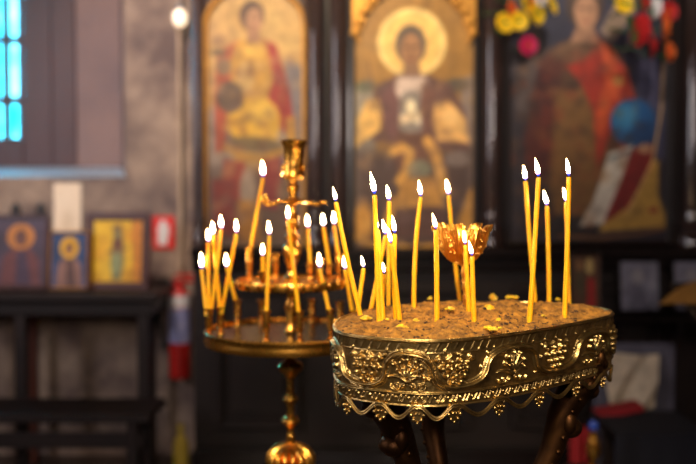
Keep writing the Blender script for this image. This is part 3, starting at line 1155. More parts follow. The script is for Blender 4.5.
framed('framed_icon', 'dim framed icon of a saint in dark robes, left end of the side table', 'icon', -14, 214, 48, 289, YT - .02, 4, M['frame_wood'],
       saint((74, 60, 78), (200, 130, 60), (112, 62, 62), (72, 52, 74), (120, 80, 70), 54), -.12)
framed('framed_icon', 'small framed icon with a bright yellow halo on blue', 'icon', 49, 231, 88, 289, YT - .04, 1.6, M['gilt'],
       saint((48, 72, 116), (244, 186, 40), (150, 112, 100), (96, 70, 66)), -.12, .04)
framed('framed_icon', 'golden icon in a wide dark frame beside the red sign', 'icon', 84, 212, 149, 290, YT, 8, M['frame_wood'], gold_stripe, -.12, -.04)
for (x, lab) in ((17, 'turned dark finial behind the dim icon, nearer the window'), (42, 'turned dark finial behind the dim icon, nearer the paper notice')):
    p = at_y(x, 290, YT + .13)
    q = MB()
    r = 1 / 840 * YT
    hh = at_y(x, 204, YT + .13).z - tz
    q.lathe([(6 * r, 0), (6 * r, .02), (2.5 * r, .04), (2.5 * r, hh - .11), (4 * r, hh - .1), (2 * r, hh - .08), (5.5 * r, hh - .045), (5 * r, hh - .015), (2 * r, hh), (.2 * r, hh + .012)], 20)
    o = q.build('finial', M['dark_wood'], None, loc=(p.x, p.y, tz))
    tag(o, lab, 'ornament', 'turned finials on the side table')

# paper notice on the wall
q = MB()
a, b = at_y(54, 183, YW), at_y(82, 234, YW)


def fn(u, v):
    return Vector((a.x + (b.x - a.x) * u, YW - .006 - .012 * v * v - .004 * math.sin(u * 5) * v, a.z + (b.z - a.z) * v))


q.sheet(fn, 8, 8, thick=.0008)
cx_ = ((a.x + b.x) / 2, YW, (a.z + b.z) / 2)
o = q.build('paper_notice', M['paper'], None, loc=cx_, world_verts=True)
tag(o, 'cream paper notice pinned to the plaster wall above the small icon', 'notice')

# red fire-extinguisher sign
a, b = at_y(152.5, 216, YW), at_y(175, 249, YW)
cx_ = Vector(((a.x + b.x) / 2, YW - .004, (a.z + b.z) / 2))
sg = thing('wall_sign', 'small red and white extinguisher sign on the wall', 'sign', cx_)
w, h = (b.x - a.x), (a.z - b.z)
q = MB()
q.box((-w / 2, -.003, -h / 2), (w / 2, .003, h / 2), bev=.001)
q.build('sign_plate', M['sign_red'], sg, False)
q = MB()
q.box((-w * .26, -.006, -h * .38), (w * .2, -.003, h * .22), bev=.0012)
q.box((-w * .14, -.006, h * .22), (w * .08, -.003, h * .38), bev=.001)
q.tube([(w * .06, -.0045, h * .3), (w * .22, -.0045, h * .22), (w * .24, -.0045, -h * .1)], .004, 6)
q.build('pictogram', M['white'], sg, False)

# pipe with a bright wall lamp between plaster and screen
q = MB()
px_ = at_y(180.5, 200, YW - .03)
q.tube([(px_.x, px_.y, 0.35), (px_.x, px_.y, 3.3)], .011, 10)
for z in (0.9, 1.55, 2.4):
    q.lathe([(.017, z - .012), (.019, z), (.017, z + .012)], 14, (px_.x, px_.y, 0))
o = q.build('wall_pipe', M['pipe'])
tag(o, 'thin painted pipe running up the wall beside the icon screen', 'pipe')
lp = at_y(180, 18, YW - .07)
lt = thing('wall_lamp', 'small glowing round wall lamp high on the pipe', 'lamp', lp)
q = MB()
q.ball((0, 0, 0), .036, 18, 12, s=(.9, .9, 1.15))
em = bpy.data.materials.new('lamp_glow')
em.use_nodes = True
nt = em.node_tree
nt.nodes['Principled BSDF'].inputs['Emission Color'].default_value = (1.0, .72, .45, 1)
nt.nodes['Principled BSDF'].inputs['Emission Strength'].default_value = 1.6
q.build('lamp_globe', em, lt)
q = MB()
q.lathe([(.014, .04), (.02, .042), (.02, .06), (.008, .07)], 16)
q.tube([(0, .0, .06), (0, .03, .075), (0, .05, .06)], .006, 8)
q.build('lamp_holder', M['steel'], lt)

# fire extinguisher on the wall
YE = YW - .10
e0 = at_y(180, 378, YE)
ext = thing('fire_extinguisher', 'red fire extinguisher with blue and white label beside the screen', 'fire extinguisher', (e0.x, YE, e0.z))
u = 1 / 840 * YE
hb = at_y(181, 288, YE).z - e0.z
q = MB()
R = 10.5 * u
q.lathe([(R * .8, 0), (R * .97, .006), (R, .02), (R, hb * .86), (R * .9, hb * .93), (R * .5, hb), (R * .3, hb + .01)], 32)
q.build('cylinder_body', M['red'], ext)
q = MB()
q.lathe([(R * 1.012, hb * .40), (R * 1.012, hb * .78)], 32, closed=False)
q.build('blue_sticker', M['blue_label'], ext)
q = MB()
q.lathe([(R * 1.012, hb * .79), (R * 1.012, hb * .87), (R * .93, hb * .925)], 32, closed=False)
q.build('white_collar', M['white'], ext)
q = MB()
q.lathe([(.016, hb), (.016, hb + .03), (.011, hb + .04)], 14)
q.box((-.035, -.012, hb + .025), (.075, .012, hb + .04), bev=.004)
q.box((-.02, -.012, hb + .052), (.085, .012, hb + .066), bev=.004)
q.build('valve_handle', M['red'], ext)
q = MB()
q.tube([(-.01, 0, hb + .02), (-.07, -.01, hb + .035), (-.11, -.01, hb - .01), (-.10, -.01, hb - .12), (-.075, 0, hb - .24)], .010, 10)
q.lathe([(.011, -.02), (.016, -.06)], 12, (-.075, 0, hb - .22))
q.build('hose', M['black'], ext)
q = MB()
q.box((-.02, R * .9, hb * .3), (.02, .10, hb * .36), bev=.003)
q.box((-.02, R * .9, hb * .8), (.02, .10, hb * .86), bev=.003)
q.build('wall_bracket', M['black'], ext, False)
# small bottle standing on a stool under it
sb = at_y(181, 474, YW - .2)
st = thing('stool', 'dark low wooden stool against the wall below the extinguisher', 'stool', (sb.x, sb.y, 0))
q = MB()
q.lathe([(.10, sb.z - .03), (.105, sb.z - .02), (.105, sb.z - .005), (.10, sb.z)], 28)
q.build('seat', M['dark_wood'], st)
for k in range(3):
    a = k * 2 * PI / 3 + .4
    q = MB()
    q.tube([(.07 * math.cos(a), .07 * math.sin(a), sb.z - .03), (.10 * math.cos(a), .10 * math.sin(a), 0)], .011, 10)
    q.build('leg', M['dark_wood'], st)
q = MB()
q.lathe([(.030, 0), (.034, .004), (.034, .13), (.026, .16), (.012, .18), (.012, .205), (.014, .207), (.014, .225), (.004, .226)], 24)
o = q.build('bottle', M['yellow_label'], None, loc=(sb.x, sb.y, sb.z))
tag(o, 'small yellow bottle standing low under the fire extinguisher', 'bottle')
# marble panel lit dimly under the table belongs to the wall; low cabinet edge line
# ------------------------------------------------------------------ right side background
lz = pZ(312)
sh = thing('low_shelf', 'dark wooden shelf projecting from the screen under the right icon', 'shelf', (pX(640), YI - .08, lz))
q = MB()
q.box((pX(560), YI - .16, lz - .022), (pX(740), YI - .03, lz), bev=.004)
o = q.build('shelf_board', M['black_gloss'], sh, False)
o.location = -sh.location
for xx in (568, 612, 668, 730):
    q = MB()
    q.box((pX(xx), YI - .13, lz - .09), (pX(xx) + .02, YI - .03, lz - .022), bev=.003)
    o = q.build('shelf_bracket', M['black_gloss'], sh, False)
    o.location = -sh.location


def dim(W, Hh):
    c = Canvas(0, 0, 100, 130, (92, 58, 34), 1.5)
    c.poly([(58, 60), (82, 60), (86, 130), (54, 130)], (170, 30, 26), 5)
    c.ell(66, 34, 15, 18, (200, 170, 104), 5)
    c.ell(30, 60, 16, 40, (80, 66, 40), 6)
    c.ell(30, 34, 10, 12, (150, 104, 60), 4)
    return c


def grey_p(W, Hh):
    c = Canvas(0, 0, 100, 130, (128, 126, 142), 2)
    swirl(c, 24, [(150, 150, 160), (96, 92, 110), (110, 112, 124)], 0, 0, 100, 130, 16, 77, .5)
    c.ell(46, 40, 16, 20, (150, 146, 150), 6)
    c.poly([(20, 130), (28, 76), (46, 60), (64, 76), (76, 130)], (98, 96, 112), 6)
    return c


framed('framed_icon', 'dim small icon with a red robed figure on the low shelf', 'icon', 570, 249, 602, 312, YI - .09, 2, M['dark_wood'], dim, -.1)
framed('framed_icon', 'silvery grey framed icon on the low shelf right of the sand tray', 'icon', 619, 260, 661, 312, YI - .09, 2, M['black_gloss'], grey_p, -.1)
framed('framed_icon', 'grey framed icon at the right edge of the picture', 'icon', 673, 260, 716, 312, YI - .09, 2, M['black_gloss'], grey_p, -.1)

# navy draped table
YN = 2.9
nz = at_y(650, 412, YN + .2).z
nv = thing('draped_table', 'low table under a dark navy cloth at the lower right', 'table', (at_y(660, 430, YN).x, YN + .1, 0))
na, nb = at_y(607, 420, YN).x, at_y(698, 420, YN).x
q = MB()
q.box((na + .01, YN - .09, nz - .03), (nb - .01, YN + .19, nz - .004), bev=.004)
o = q.build('tabletop', M['dark_wood'], nv, False)
o.location = -nv.location
for xx in (na + .03, nb - .07):
    for yy in (YN - .07, YN + .13):
        q = MB()
        q.box((xx, yy, 0), (xx + .04, yy + .04, nz - .03), bev=.004)
        o = q.build('leg', M['dark_wood'], nv, False)
        o.location = -nv.location
q = MB()


def cloth(u, v):
    # v: 0 back edge .. 0.45 front edge .. 1 hem
    x = na + (nb - na) * u
    if v < .45:
        return Vector((x, YN + .20 - (.3) * v / .45, nz + .002))
    t = (v - .45) / .55
    return Vector((x, YN - .10 - .02 * t - .008 * t * math.sin(u * 23), nz + .002 - t * .42))


q.sheet(cloth, 90, 24, thick=.002)
o = q.build('navy_tablecloth', M['navy'], None, loc=(na, YN, nz), world_verts=True)
tag(o, 'dark navy cloth hanging over the low table at the lower right', 'tablecloth')

# dim board with the white lace cloth and red book
YC = 3.2
p0 = at_y(640, 412, YC)
q = MB()
ca, cb = at_y(604, 412, YC).x, at_y(662, 412, YC).x
ct, cbz = at_y(630, 351, YC).z, at_y(630, 409, YC).z
crn = thing('display_board', 'dark grey upright board behind the white lace cloth', 'stand', ((ca + cb) / 2 + .05, YC + .08, 0))
q = MB()
q.box((ca - .02, YC + .05, 0.0), (at_y(680, 400, YC).x, YC + .09, at_y(640, 346, YC).z), bev=.006)
o = q.build('stand_board', M['grey_panel'], crn, False)
o.location = -crn.location
q = MB()
q.box((ca - .02, YC - .05, cbz - .05), (at_y(680, 400, YC).x, YC + .05, cbz - .03), bev=.004)
o = q.build('stand_shelf', M['dark_wood'], crn, False)
o.location = -crn.location
q = MB()


def lace(u, v):
    x = ca + (cb - ca) * u * (1 - .14 * v * u) + .02 * v * (1 - u)
    z = ct + (cbz - .025 - ct) * v - .010 * math.sin(u * PI) * (1 - v) - .02 * u * (1 - v)
    z += .03 * v * u
    y = YC + .035 - .05 * v + .010 * math.sin(u * 9 + v * 6) * (.3 + v) + .003 * math.sin(v * 13 + u * 17)
    return Vector((x, y, z))


q.sheet(lace, 60, 50, thick=.002)
o = q.build('lace_cloth', M['lace'], None, loc=(ca, YC, cbz), world_verts=True)
tag(o, 'crumpled white lace cloth hanging behind the right side of the sand tray', 'cloth')
q = MB()
a, b = at_y(596, 414, YC - .12), at_y(640, 405, YC - .12)
Mx = Matrix.Translation(a) @ Matrix.Rotation(-math.atan2(b.z - a.z, b.x - a.x), 4, 'Y')
Lb = (b - a).length
q.box((0, -.05, -.012), (Lb, .05, .012), bev=.004, M=Mx)
o = q.build('red_book', M['red_cloth'], None, loc=tuple(a), world_verts=True)
tag(o, 'thin red bound book lying tilted under the white lace cloth', 'book')
# blue topped brass oil lamp
YV = 2.7
v0 = at_y(593, 470, YV)
vl = thing('oil_lamp', 'small brass oil lamp with a blue glass top behind the tray', 'oil lamp', (v0.x, YV, v0.z))
u = 1 / 840 * YV
q = MB()
q.lathe([(7 * u, 0), (7 * u, 2 * u), (3 * u, 5 * u), (3 * u, 9 * u), (6 * u, 14 * u), (7 * u, 22 * u), (5 * u, 32 * u), (3 * u, 38 * u), (3.5 * u, 41 * u)], 24, flute=(12, .12))
q.build('brass_body', M['brass'], vl)
q = MB()
q.lathe([(3.2 * u, 41 * u), (4.6 * u, 43 * u), (4.8 * u, 47 * u), (3.6 * u, 50 * u), (.5 * u, 51 * u)], 20)
q.build('glass_top', M['blue_glass'], vl)
pd = thing('pedestal', 'dark round pedestal under the brass oil lamp', 'stand', (v0.x - .03, YV, 0))
q = MB()
q.lathe([(.09, 0), (.09, .02), (.02, .04), (.02, v0.z - .05), (.075, v0.z - .02), (.075, v0.z)], 24)
q.build('column', M['dark_wood'], pd)
q = MB()
a = at_y(575, 464, YV + .12)
q.sheet(lambda u_, v_: Vector((a.x - .02 + .075 * u_ + .01 * v_, a.y + .012 * math.sin(u_ * 14), a.z + .14 - .02 * u_ - .5 * v_)), 24, 12, thick=.003)
o = q.build('red_cloth', M['red_cloth'], None, loc=tuple(a), world_verts=True)
tag(o, 'hanging red cloth behind the brass oil lamp', 'cloth')
rk = thing('towel_stand', 'thin dark stand holding the hanging red cloth', 'stand', (a.x, a.y, 0))
q = MB()
q.tube([(a.x + .02, a.y + .02, 0), (a.x + .02, a.y + .02, a.z + .15)], .006, 8)
q.tube([(a.x - .03, a.y + .006, a.z + .142), (a.x + .07, a.y + .006, a.z + .125)], .005, 8)
o = q.build('stand_pole', M['black_gloss'], rk)
o.location = -rk.location

# gold cloth on a lectern cut by the right edge
YL = 2.6
g0, g1, g2, g3 = at_y(659, 304, YL), at_y(700, 281, YL + .15), at_y(740, 300, YL + .02), at_y(720, 262, YL + .3)
lec = thing('lectern', 'dark lectern at the right edge under a gold cloth', 'lectern', (g2.x + .06, YL + .15, 0))
q = MB()
cc = at_y(724, 290, YL + .16)
q.box((-.19, -.14, -.02), (.19, .14, 0), bev=.005, M=Matrix.Translation(cc + Vector((.06, 0, -.035))) @ Matrix.Rotation(.35, 4, 'X'))
q.box((-.03, -.03, -cc.z + .0), (.03, .03, -.05), M=Matrix.Translation(cc + Vector((.10, 0, 0))), bev=.006)
q.box((-.12, -.12, 0), (.12, .12, .04), M=Matrix.Translation(Vector((cc.x + .12, cc.y, 0))), bev=.006)
o = q.build('lectern_body', M['black_gloss'], lec, False)
o.location = -lec.location
q = MB()


def gcl(u_, v_):
    a_ = g0.lerp(g1, v_)
    b_ = g2.lerp(g3, v_)
    p = a_.lerp(b_, u_)
    p = p + Vector((0, 0, .008 * math.sin(u_ * 9 + 1) * u_ + .016 * math.sin(v_ * PI)))
    return p


q.sheet(gcl, 30, 20, thick=.003)
o = q.build('gold_cloth', M['gold_cloth'], None, loc=tuple(g0), world_verts=True)
tag(o, 'pointed corner of a gold brocade cloth at the right edge', 'cloth')

# ------------------------------------------------------------------ sand tray
RIM_Z = CAM_Z - 0.156
front_px = [(333.5, 324), (334.5, 329), (338, 332.5), (346, 335), (360, 337), (380, 338.6), (400, 340), (420, 341), (437, 341), (455, 340), (470, 338.8), (490, 336.8), (520, 333), (550, 328.3), (580, 322.8), (600, 318.8), (611, 316), (614, 313.5)]
back_px = [(611.5, 310.5), (602, 308), (588, 306), (565, 304), (535, 302.6), (500, 302), (460, 302), (425, 303), (395, 306), (370, 309.5), (352, 313.5), (340, 318)]
ctrl = np.array([[at_z(x, y, RIM_Z).x, at_z(x, y, RIM_Z).y] for x, y in front_px + back_px])


def resample(P, n):
    Q = np.vstack([P, P[:1]])
    d = np.hypot(*np.diff(Q, axis=0).T)
    s = np.concatenate([[0], np.cumsum(d)])
    t = np.linspace(0, s[-1], n, endpoint=False)
    return np.stack([np.interp(t, s, Q[:, 0]), np.interp(t, s, Q[:, 1])], 1), s[-1]


NU = 1560
out, LEN = resample(ctrl, NU)
k = np.exp(-0.5 * (np.arange(-60, 61) / 17.0) ** 2)
k /= k.sum()
for ax in range(2):
    out[:, ax] = np.convolve(np.concatenate([out[-60:, ax], out[:, ax], out[:60, ax]]), k, 'valid')
out, LEN = resample(out, NU)
tan = np.roll(out, -2, 0) - np.roll(out, 2, 0)
tan /= np.hypot(*tan.T)[:, None]
nor = np.stack([tan[:, 1], -tan[:, 0]], 1)
ctr2 = out.mean(0)
if ((out - ctr2) * nor).sum() < 0:
    nor = -nor
DU = LEN / NU


VS = 1.09


def wall_pt(uf, v, off=0.0):
    """point on the tray's wall: uf metres along, v metres below the rim, off outward"""
    i = (uf / DU) % NU
    i0 = int(i) % NU
    i1 = (i0 + 1) % NU
    t = i - int(i)
    p = out[i0] * (1 - t) + out[i1] * t
    n = nor[i0] * (1 - t) + nor[i1] * t
    o_ = off - 0.045 * v
    return Vector((p[0] + n[0] * o_, p[1] + n[1] * o_, RIM_Z - v * VS))


_vis = [(to_px((out[i, 0] - nor[i, 0] * .0015, out[i, 1], RIM_Z - .04))[0], i * DU) for i in range(0, NU, 3)]
front_set = [(x, u_) for x, u_ in _vis if nor[int(round(u_ / DU)) % NU, 1] < -0.0]
front_set.sort(key=lambda t: t[1])


def u_at(px):
    return min(front_set, key=lambda t: abs(t[0] - px))[1]


NV = 108
VH = 0.0690
DV = VH / (NV - 1)
HF = np.zeros((NV, NU))       # relief height, metres


def stamp(u0, u1, v0, v1, fn, add=False):
    i0, i1 = int(math.floor(u0 / DU)), int(math.ceil(u1 / DU))
    j0, j1 = max(0, int(v0 / DV)), min(NV, int(v1 / DV) + 2)
    if j1 <= j0:
        return
    I = np.arange(i0, i1 + 1)
    J = np.arange(j0, j1)
    UU, VV = np.meshgrid(I * DU, J * DV)
    h = fn(UU, VV)
    cols = I % NU
    sub = HF[np.ix_(J, cols)]
    HF[np.ix_(J, cols)] = sub + h if add else np.maximum(sub, h)


def h_ball(u_, v_, r, h=None, e=1.0, rot=0):
    h = h or r * .9
    c_, s_ = math.cos(rot), math.sin(rot)

    def fn(U, V):
        a = (U - u_) * c_ + (V - v_) * s_
        b = -(U - u_) * s_ + (V - v_) * c_
        d2 = (a / (r * e)) ** 2 + (b / r) ** 2
        return h * np.sqrt(np.clip(1 - d2, 0, 1))
    m = r * max(e, 1)
    stamp(u_ - m, u_ + m, v_ - m, v_ + m, fn)


def h_line(pts, r, h=None, taper=False):
    h = h or r
    n = len(pts)
    for k_, ((au, av), (bu, bv)) in enumerate(zip(pts[:-1], pts[1:])):
        rr = r * (1 - .65 * k_ / n) if taper else r
        vx, vy = bu - au, bv - av
        L2 = vx * vx + vy * vy + 1e-12

        def fn(U, V, rr=rr):
            t = np.clip(((U - au) * vx + (V - av) * vy) / L2, 0, 1)
            d2 = ((U - au - t * vx) ** 2 + (V - av - t * vy) ** 2) / rr ** 2
            return h * (rr / r) * np.sqrt(np.clip(1 - d2, 0, 1))
        stamp(min(au, bu) - rr, max(au, bu) + rr, min(av, bv) - rr, max(av, bv) + rr, fn)


# phase anchors: grape bowls and leaf arches
anch = [(366, 0), (408, .5), (456, 1), (513, 1.5), (556, 2), (594, 2.5)]
us = [u_at(x) for x, _ in anch]
ph = [p for _, p in anch]
mean = (us[-1] - us[0]) / (ph[-1] - ph[0])
rest = LEN - (us[-1] - us[0])
nrest = max(1, round(rest / mean - .5) + .5)      # remaining waves so that the frieze closes
tot = 2.5 + nrest
if abs(tot - round(tot)) > 1e-6:
    nrest += .5
    tot = 2.5 + nrest
tot = int(round(tot))
us2 = us + [us[0] + LEN]
ph2 = ph + [float(tot)]


def U(p):
    b = math.floor(p / tot)
    return float(np.interp(p - b * tot, ph2, us2)) + b * LEN


mm = 0.001
rr_ = random.Random(5)
VC = 31.5 * mm
AMP = 17.5 * mm
pts = []
for i in range(tot * 60 + 1):
    p = i / 60
    pts.append((U(p + .064 * math.sin(4 * PI * p)), VC + AMP * math.cos(2 * PI * p)))
h_line(pts, 2.3 * mm, 4.6 * mm)
pts2 = [(u_, v_ + .2 * mm) for u_, v_ in pts]
for side in (-1, 1):     # thinner cord running beside the vine
    q_ = []
    for i in range(0, len(pts) - 1):
        (a0, b0), (a1, b1) = pts[i], pts[i + 1]
        d = math.hypot(a1 - a0, b1 - b0) + 1e-9
        q_.append((a0 - (b1 - b0) / d * 3.6 * mm * side, b0 + (a1 - a0) / d * 3.6 * mm * side))
    h_line(q_, .9 * mm, 1.6 * mm)
for kx in range(tot):
    # grapes in the bowl
    uc = U(kx)
    loc_w = (U(kx + .5) - U(kx - .5)) / (115 * mm)
    loc_w = min(1.4, max(.9, loc_w))
    sx = mm * loc_w
    rows = [(-9.5, [-4.5, 5]), (-2.4, [-13, -5, 3.5, 11.5]), (4.8, [-9, 0, 8.5]), (11.5, [-4, 4.5])]
    for (dv, xs_) in rows:
        for x_ in xs_:
            h_ball(uc + x_ * sx + rr_.uniform(-.5, .5) * mm, VC + dv * mm, 3.6 * mm, 5.2 * mm, 1.2)
    h_line([(uc + 2 * sx, VC - 17 * mm), (uc + 5 * sx, VC - 12 * mm)], 1.3 * mm, 2.6 * mm)
    for s in (-1, 1):
        # curled leaves above the grapes
        q_ = [(uc + s * (5 + 11 * t) * sx, VC - (16 - 4 * math.sin(t * PI)) * mm) for t in np.linspace(0, 1, 8)]
        h_line(q_, 1.8 * mm, 3.0 * mm, True)
        h_ball(uc + s * 17 * sx, VC - 12.5 * mm, 2.8 * mm, 3.4 * mm, 1.7, s * .6)
        h_ball(uc + s * 13 * sx, VC - 8.5 * mm, 1.8 * mm, 2.8 * mm, 1.7, -s * .6)
    # leaf in the arch
    ua = U(kx + .5)
    bv = VC + 9 * mm
    for ang, L_, wd in ((-66, 14, 2.2), (-40, 18, 2.6), (-13, 20, 2.8), (13, 20, 2.8), (40, 18, 2.6), (66, 14, 2.2)):
        a_ = math.radians(ang)
        q_ = [(ua + math.sin(a_ + .25 * t) * L_ * t * sx, bv - 2 * mm - math.cos(a_ + .25 * t) * L_ * t * mm * .95) for t in np.linspace(.12, 1, 7)]
        h_line(q_, wd * mm * .8, 3.4 * mm)
        h_ball(q_[-1][0], q_[-1][1], wd * 1.1 * mm, 4.4 * mm, 1.3, a_)
        h_ball(q_[4][0] + 2.6 * mm, q_[4][1] + 1 * mm, 1.6 * mm, 3.6 * mm, 1.3)
    for s in (-1, 1):
        q_ = [(ua + s * (1 + 20 * t) * sx, bv + (1.5 - 4.5 * math.sin(t * PI * .8)) * mm) for t in np.linspace(0, 1, 10)]
        h_line(q_, 2.0 * mm, 3.8 * mm, True)
        q_ = [(ua + s * (13 + (6 - t) * math.cos(t * 1.1)) * sx, bv + (7 + (5 - t * .8) * math.sin(t * 1.1)) * mm) for t in np.linspace(0, 5, 16)]
        h_line(q_, 1.3 * mm, 2.8 * mm)
        h_ball(ua + s * 5 * sx, bv + 7 * mm, 2.2 * mm, 3.2 * mm, 1.9, s * .5)
    # little leaves at the crossings
    for dp in (.22, -.22, .28, -.28):
        uu = U(kx + dp)
        for t in range(2):
            h_ball(uu + rr_.uniform(-7, 7) * mm, VC + rr_.uniform(-15, 15) * mm, rr_.uniform(1.3, 2.1) * mm, 2.8 * mm, 1.8, rr_.uniform(-1.5, 1.5))
# upper leaf band, ridges and the lower slanted beading
n = int(LEN / (11 * mm))
for i in range(n):
    u_ = i * LEN / n
    h_line([(u_ + 4 * mm, 1.5 * mm), (u_ + 1.5 * mm, 5.5 * mm), (u_ - 2 * mm, 11 * mm)], .8 * mm, rr_.uniform(.3, .9) * mm)
    if i % 2:
        h_ball(u_ - 2 * mm, 11 * mm, 1.3 * mm, 1.6 * mm, 1.6, -.7)
n = int(LEN / (5.2 * mm))
for i in range(n):
    u_ = i * LEN / n
    if i % 3 != 2:
        h_line([(u_ + 1.8 * mm, 58 * mm), (u_ - 1.4 * mm, 64 * mm)], 1.0 * mm, 1.2 * mm)
        h_ball(u_ - 1.6 * mm + rr_.uniform(-.8, .8) * mm, 64 * mm, rr_.uniform(1.2, 1.9) * mm, rr_.uniform(1.2, 2.3) * mm, 1.3, -.6)
    else:
        h_ball(u_, 60 * mm, 1.3 * mm, 1.6 * mm)
V = np.arange(NV) * DV
for (vc, w_, h_) in ((54.8, 1.2, 2.8), (68.0, .9, 1.2), (1.0, 1.4, 1.3), (13.2, .7, .5)):
    HF = np.maximum(HF, (h_ * mm * np.sqrt(np.clip(1 - ((V - vc * mm) / (w_ * mm)) ** 2, 0, 1)))[:, None])
# hand-worked unevenness
gn = RNG.normal(size=(NV, NU))
for _ in range(3):
    gn = (gn + np.roll(gn, 1, 0) + np.roll(gn, -1, 0) + np.roll(gn, 1, 1) + np.roll(gn, -1, 1)) / 5
HF = HF * 1.4 + gn * .00022

tray = thing('sand_tray', 'rounded brass candle tray with embossed grapevine frieze on scrolled legs', 'candle tray', (float(ctr2[0]), float(ctr2[1]), 0))
TLc = tray.location.copy()


def tr(q, name, m, smooth=True):
    q.v = [tuple(Vector(p) - TLc) for p in q.v]
    return q.build(name, m, tray, smooth)


vs = np.zeros((NV, NU, 3))
off = HF - 0.045 * V[:, None]
vs[..., 0] = out[None, :, 0] + nor[None, :, 0] * off
vs[..., 1] = out[None, :, 1] + nor[None, :, 1] * off
vs[..., 2] = RIM_Z - V[:, None] * VS
inner = np.stack([out[:, 0] - nor[:, 0] * (.0045 + .045 * VH), out[:, 1] - nor[:, 1] * (.0045 + .045 * VH), np.full(NU, RIM_Z - VH * VS)], 1)
inner2 = np.stack([out[:, 0] - nor[:, 0] * .0035, out[:, 1] - nor[:, 1] * .0035, np.full(NU, RIM_Z - .0)], 1)
allv = np.concatenate([vs.reshape(-1, 3), inner, inner2]) - np.array(TLc)
F = []
base = np.arange(NU)
nx_ = (base + 1) % NU
fa = []
for j in range(NV - 1):
    fa.append(np.stack([j * NU + base, (j + 1) * NU + base, (j + 1) * NU + nx_, j * NU + nx_], 1))
fa.append(np.stack([(NV - 1) * NU + base, NV * NU + base, NV * NU + nx_, (NV - 1) * NU + nx_], 1))
fa.append(np.stack([NV * NU + base, (NV + 1) * NU + base, (NV + 1) * NU + nx_, NV * NU + nx_], 1))
fa.append(np.stack([(NV + 1) * NU + base, base, nx_, (NV + 1) * NU + nx_], 1))
fa = np.concatenate(fa)
me = bpy.data.meshes.new('embossed_wall')
me.from_pydata(allv.tolist(), [], fa.tolist())
me.materials.append(M['old_brass'])
me.polygons.foreach_set('use_smooth', [True] * len(me.polygons))
me.update()
ow = bpy.data.objects.new('embossed_wall', me)
COL.objects.link(ow)
ow.parent = tray
# flat pan underneath
q = MB()
idx = range(0, NU, 12)
ringA = [Vector((out[i, 0] - nor[i, 0] * .009, out[i, 1] - nor[i, 1] * .009, RIM_Z - .030)) for i in idx]
ringB = [p - Vector((0, 0, .006)) for p in ringA]
n = len(ringA)
q.add(ringA + ringB, [tuple(range(n)), tuple(range(2 * n - 1, n - 1, -1))] + [(i, (i + 1) % n, (i + 1) % n + n, i + n) for i in range(n)])
tr(q, 'pan', M['dark_brass'], False)
q = MB()
rimp = [wall_pt(i * DU * 6, 0, -.0012) + Vector((0, 0, .0004)) for i in range(NU // 6)]
q.tube(rimp, .0014, 8, closed=True)
tr(q, 'rim', M['old_brass'])
# scalloped lace: double cord wave below the wall and bead pendants at its nodes
node_px = [346, 380, 417, 456, 500, 541, 577, 604]
nu_ = [u_at(x) for x in node_px]
sp = (nu_[-1] - nu_[0]) / (len(nu_) - 1)
nr = max(2, int(round((LEN - (nu_[-1] - nu_[0])) / .046)))
nodes = nu_ + [nu_[-1] + (LEN - (nu_[-1] - nu_[0])) * i / nr for i in range(1, nr)]
NN = len(nodes)
nodes_x = nodes + [nodes[0] + LEN]
q = MB()
for dvv, r_, off_ in ((0, 1.35, .0012), (2.6, .9, .0018)):
    pts = []
    for i in range(NN):
        for t in np.linspace(0, 1, 14, endpoint=False):
            u_ = nodes_x[i] * (1 - t) + nodes_x[i + 1] * t
            w_ = .5 - .5 * math.cos(2 * PI * t)
            w_ = w_ ** .9
            bump_ = .0016 * math.exp(-((min(t, 1 - t)) / .05) ** 2)
            pts.append(wall_pt(u_, (65.5 + dvv + 14 * w_) * mm + bump_, off_ + .0012))
    q.tube(pts, r_ * 1.25 * mm, 8, closed=True)
tr(q, 'scalloped_edge', M['old_brass'])
for i in range(NN):
    u_ = nodes[i]
    q = MB()
    rows = [(71.5, (-7.0, 7.0), 2.3), (77.2, (-7.2, 7.2), 2.5), (82.2, (-4.4, 4.4), 2.5), (76.0, (-2, 2), 1.6), (85.5, (0,), 2.1)]
    for v_, xs_, r_ in rows:
        for x_ in xs_:
            q.ball(wall_pt(u_ + x_ * mm, v_ * mm, .0014), r_ * mm, 8, 6)
    # thin backing shield that carries the beads
    sh_ = []
    for a_ in np.linspace(0, 2 * PI, 16, endpoint=False):
        sh_.append((7.0 * math.cos(a_), 76 + 9 * math.sin(a_)))
    f_ = [wall_pt(u_ + x_ * mm, v_ * mm, .0002) for x_, v_ in sh_]
    b_ = [wall_pt(u_ + x_ * mm, v_ * mm, -.0012) for x_, v_ in sh_]
    q.add(f_ + b_, [tuple(range(16)), tuple(range(31, 15, -1))] + [(k_, (k_ + 1) % 16, (k_ + 1) % 16 + 16, k_ + 16) for k_ in range(16)])
    for s in (-1, 1):
        q.tube([wall_pt(u_ + s * x_ * mm, v_ * mm, .001) for x_, v_ in ((1, 68), (3.4, 66.6), (6, 67.6), (8, 70))], [1.3 * mm, 1.6 * mm, 1.5 * mm, .9 * mm], 8)
    tr(q, 'bead_pendant', M['old_brass'])
# three scrolled legs with bead edging
CX, CY = float(ctr2[0]), float(ctr2[1])


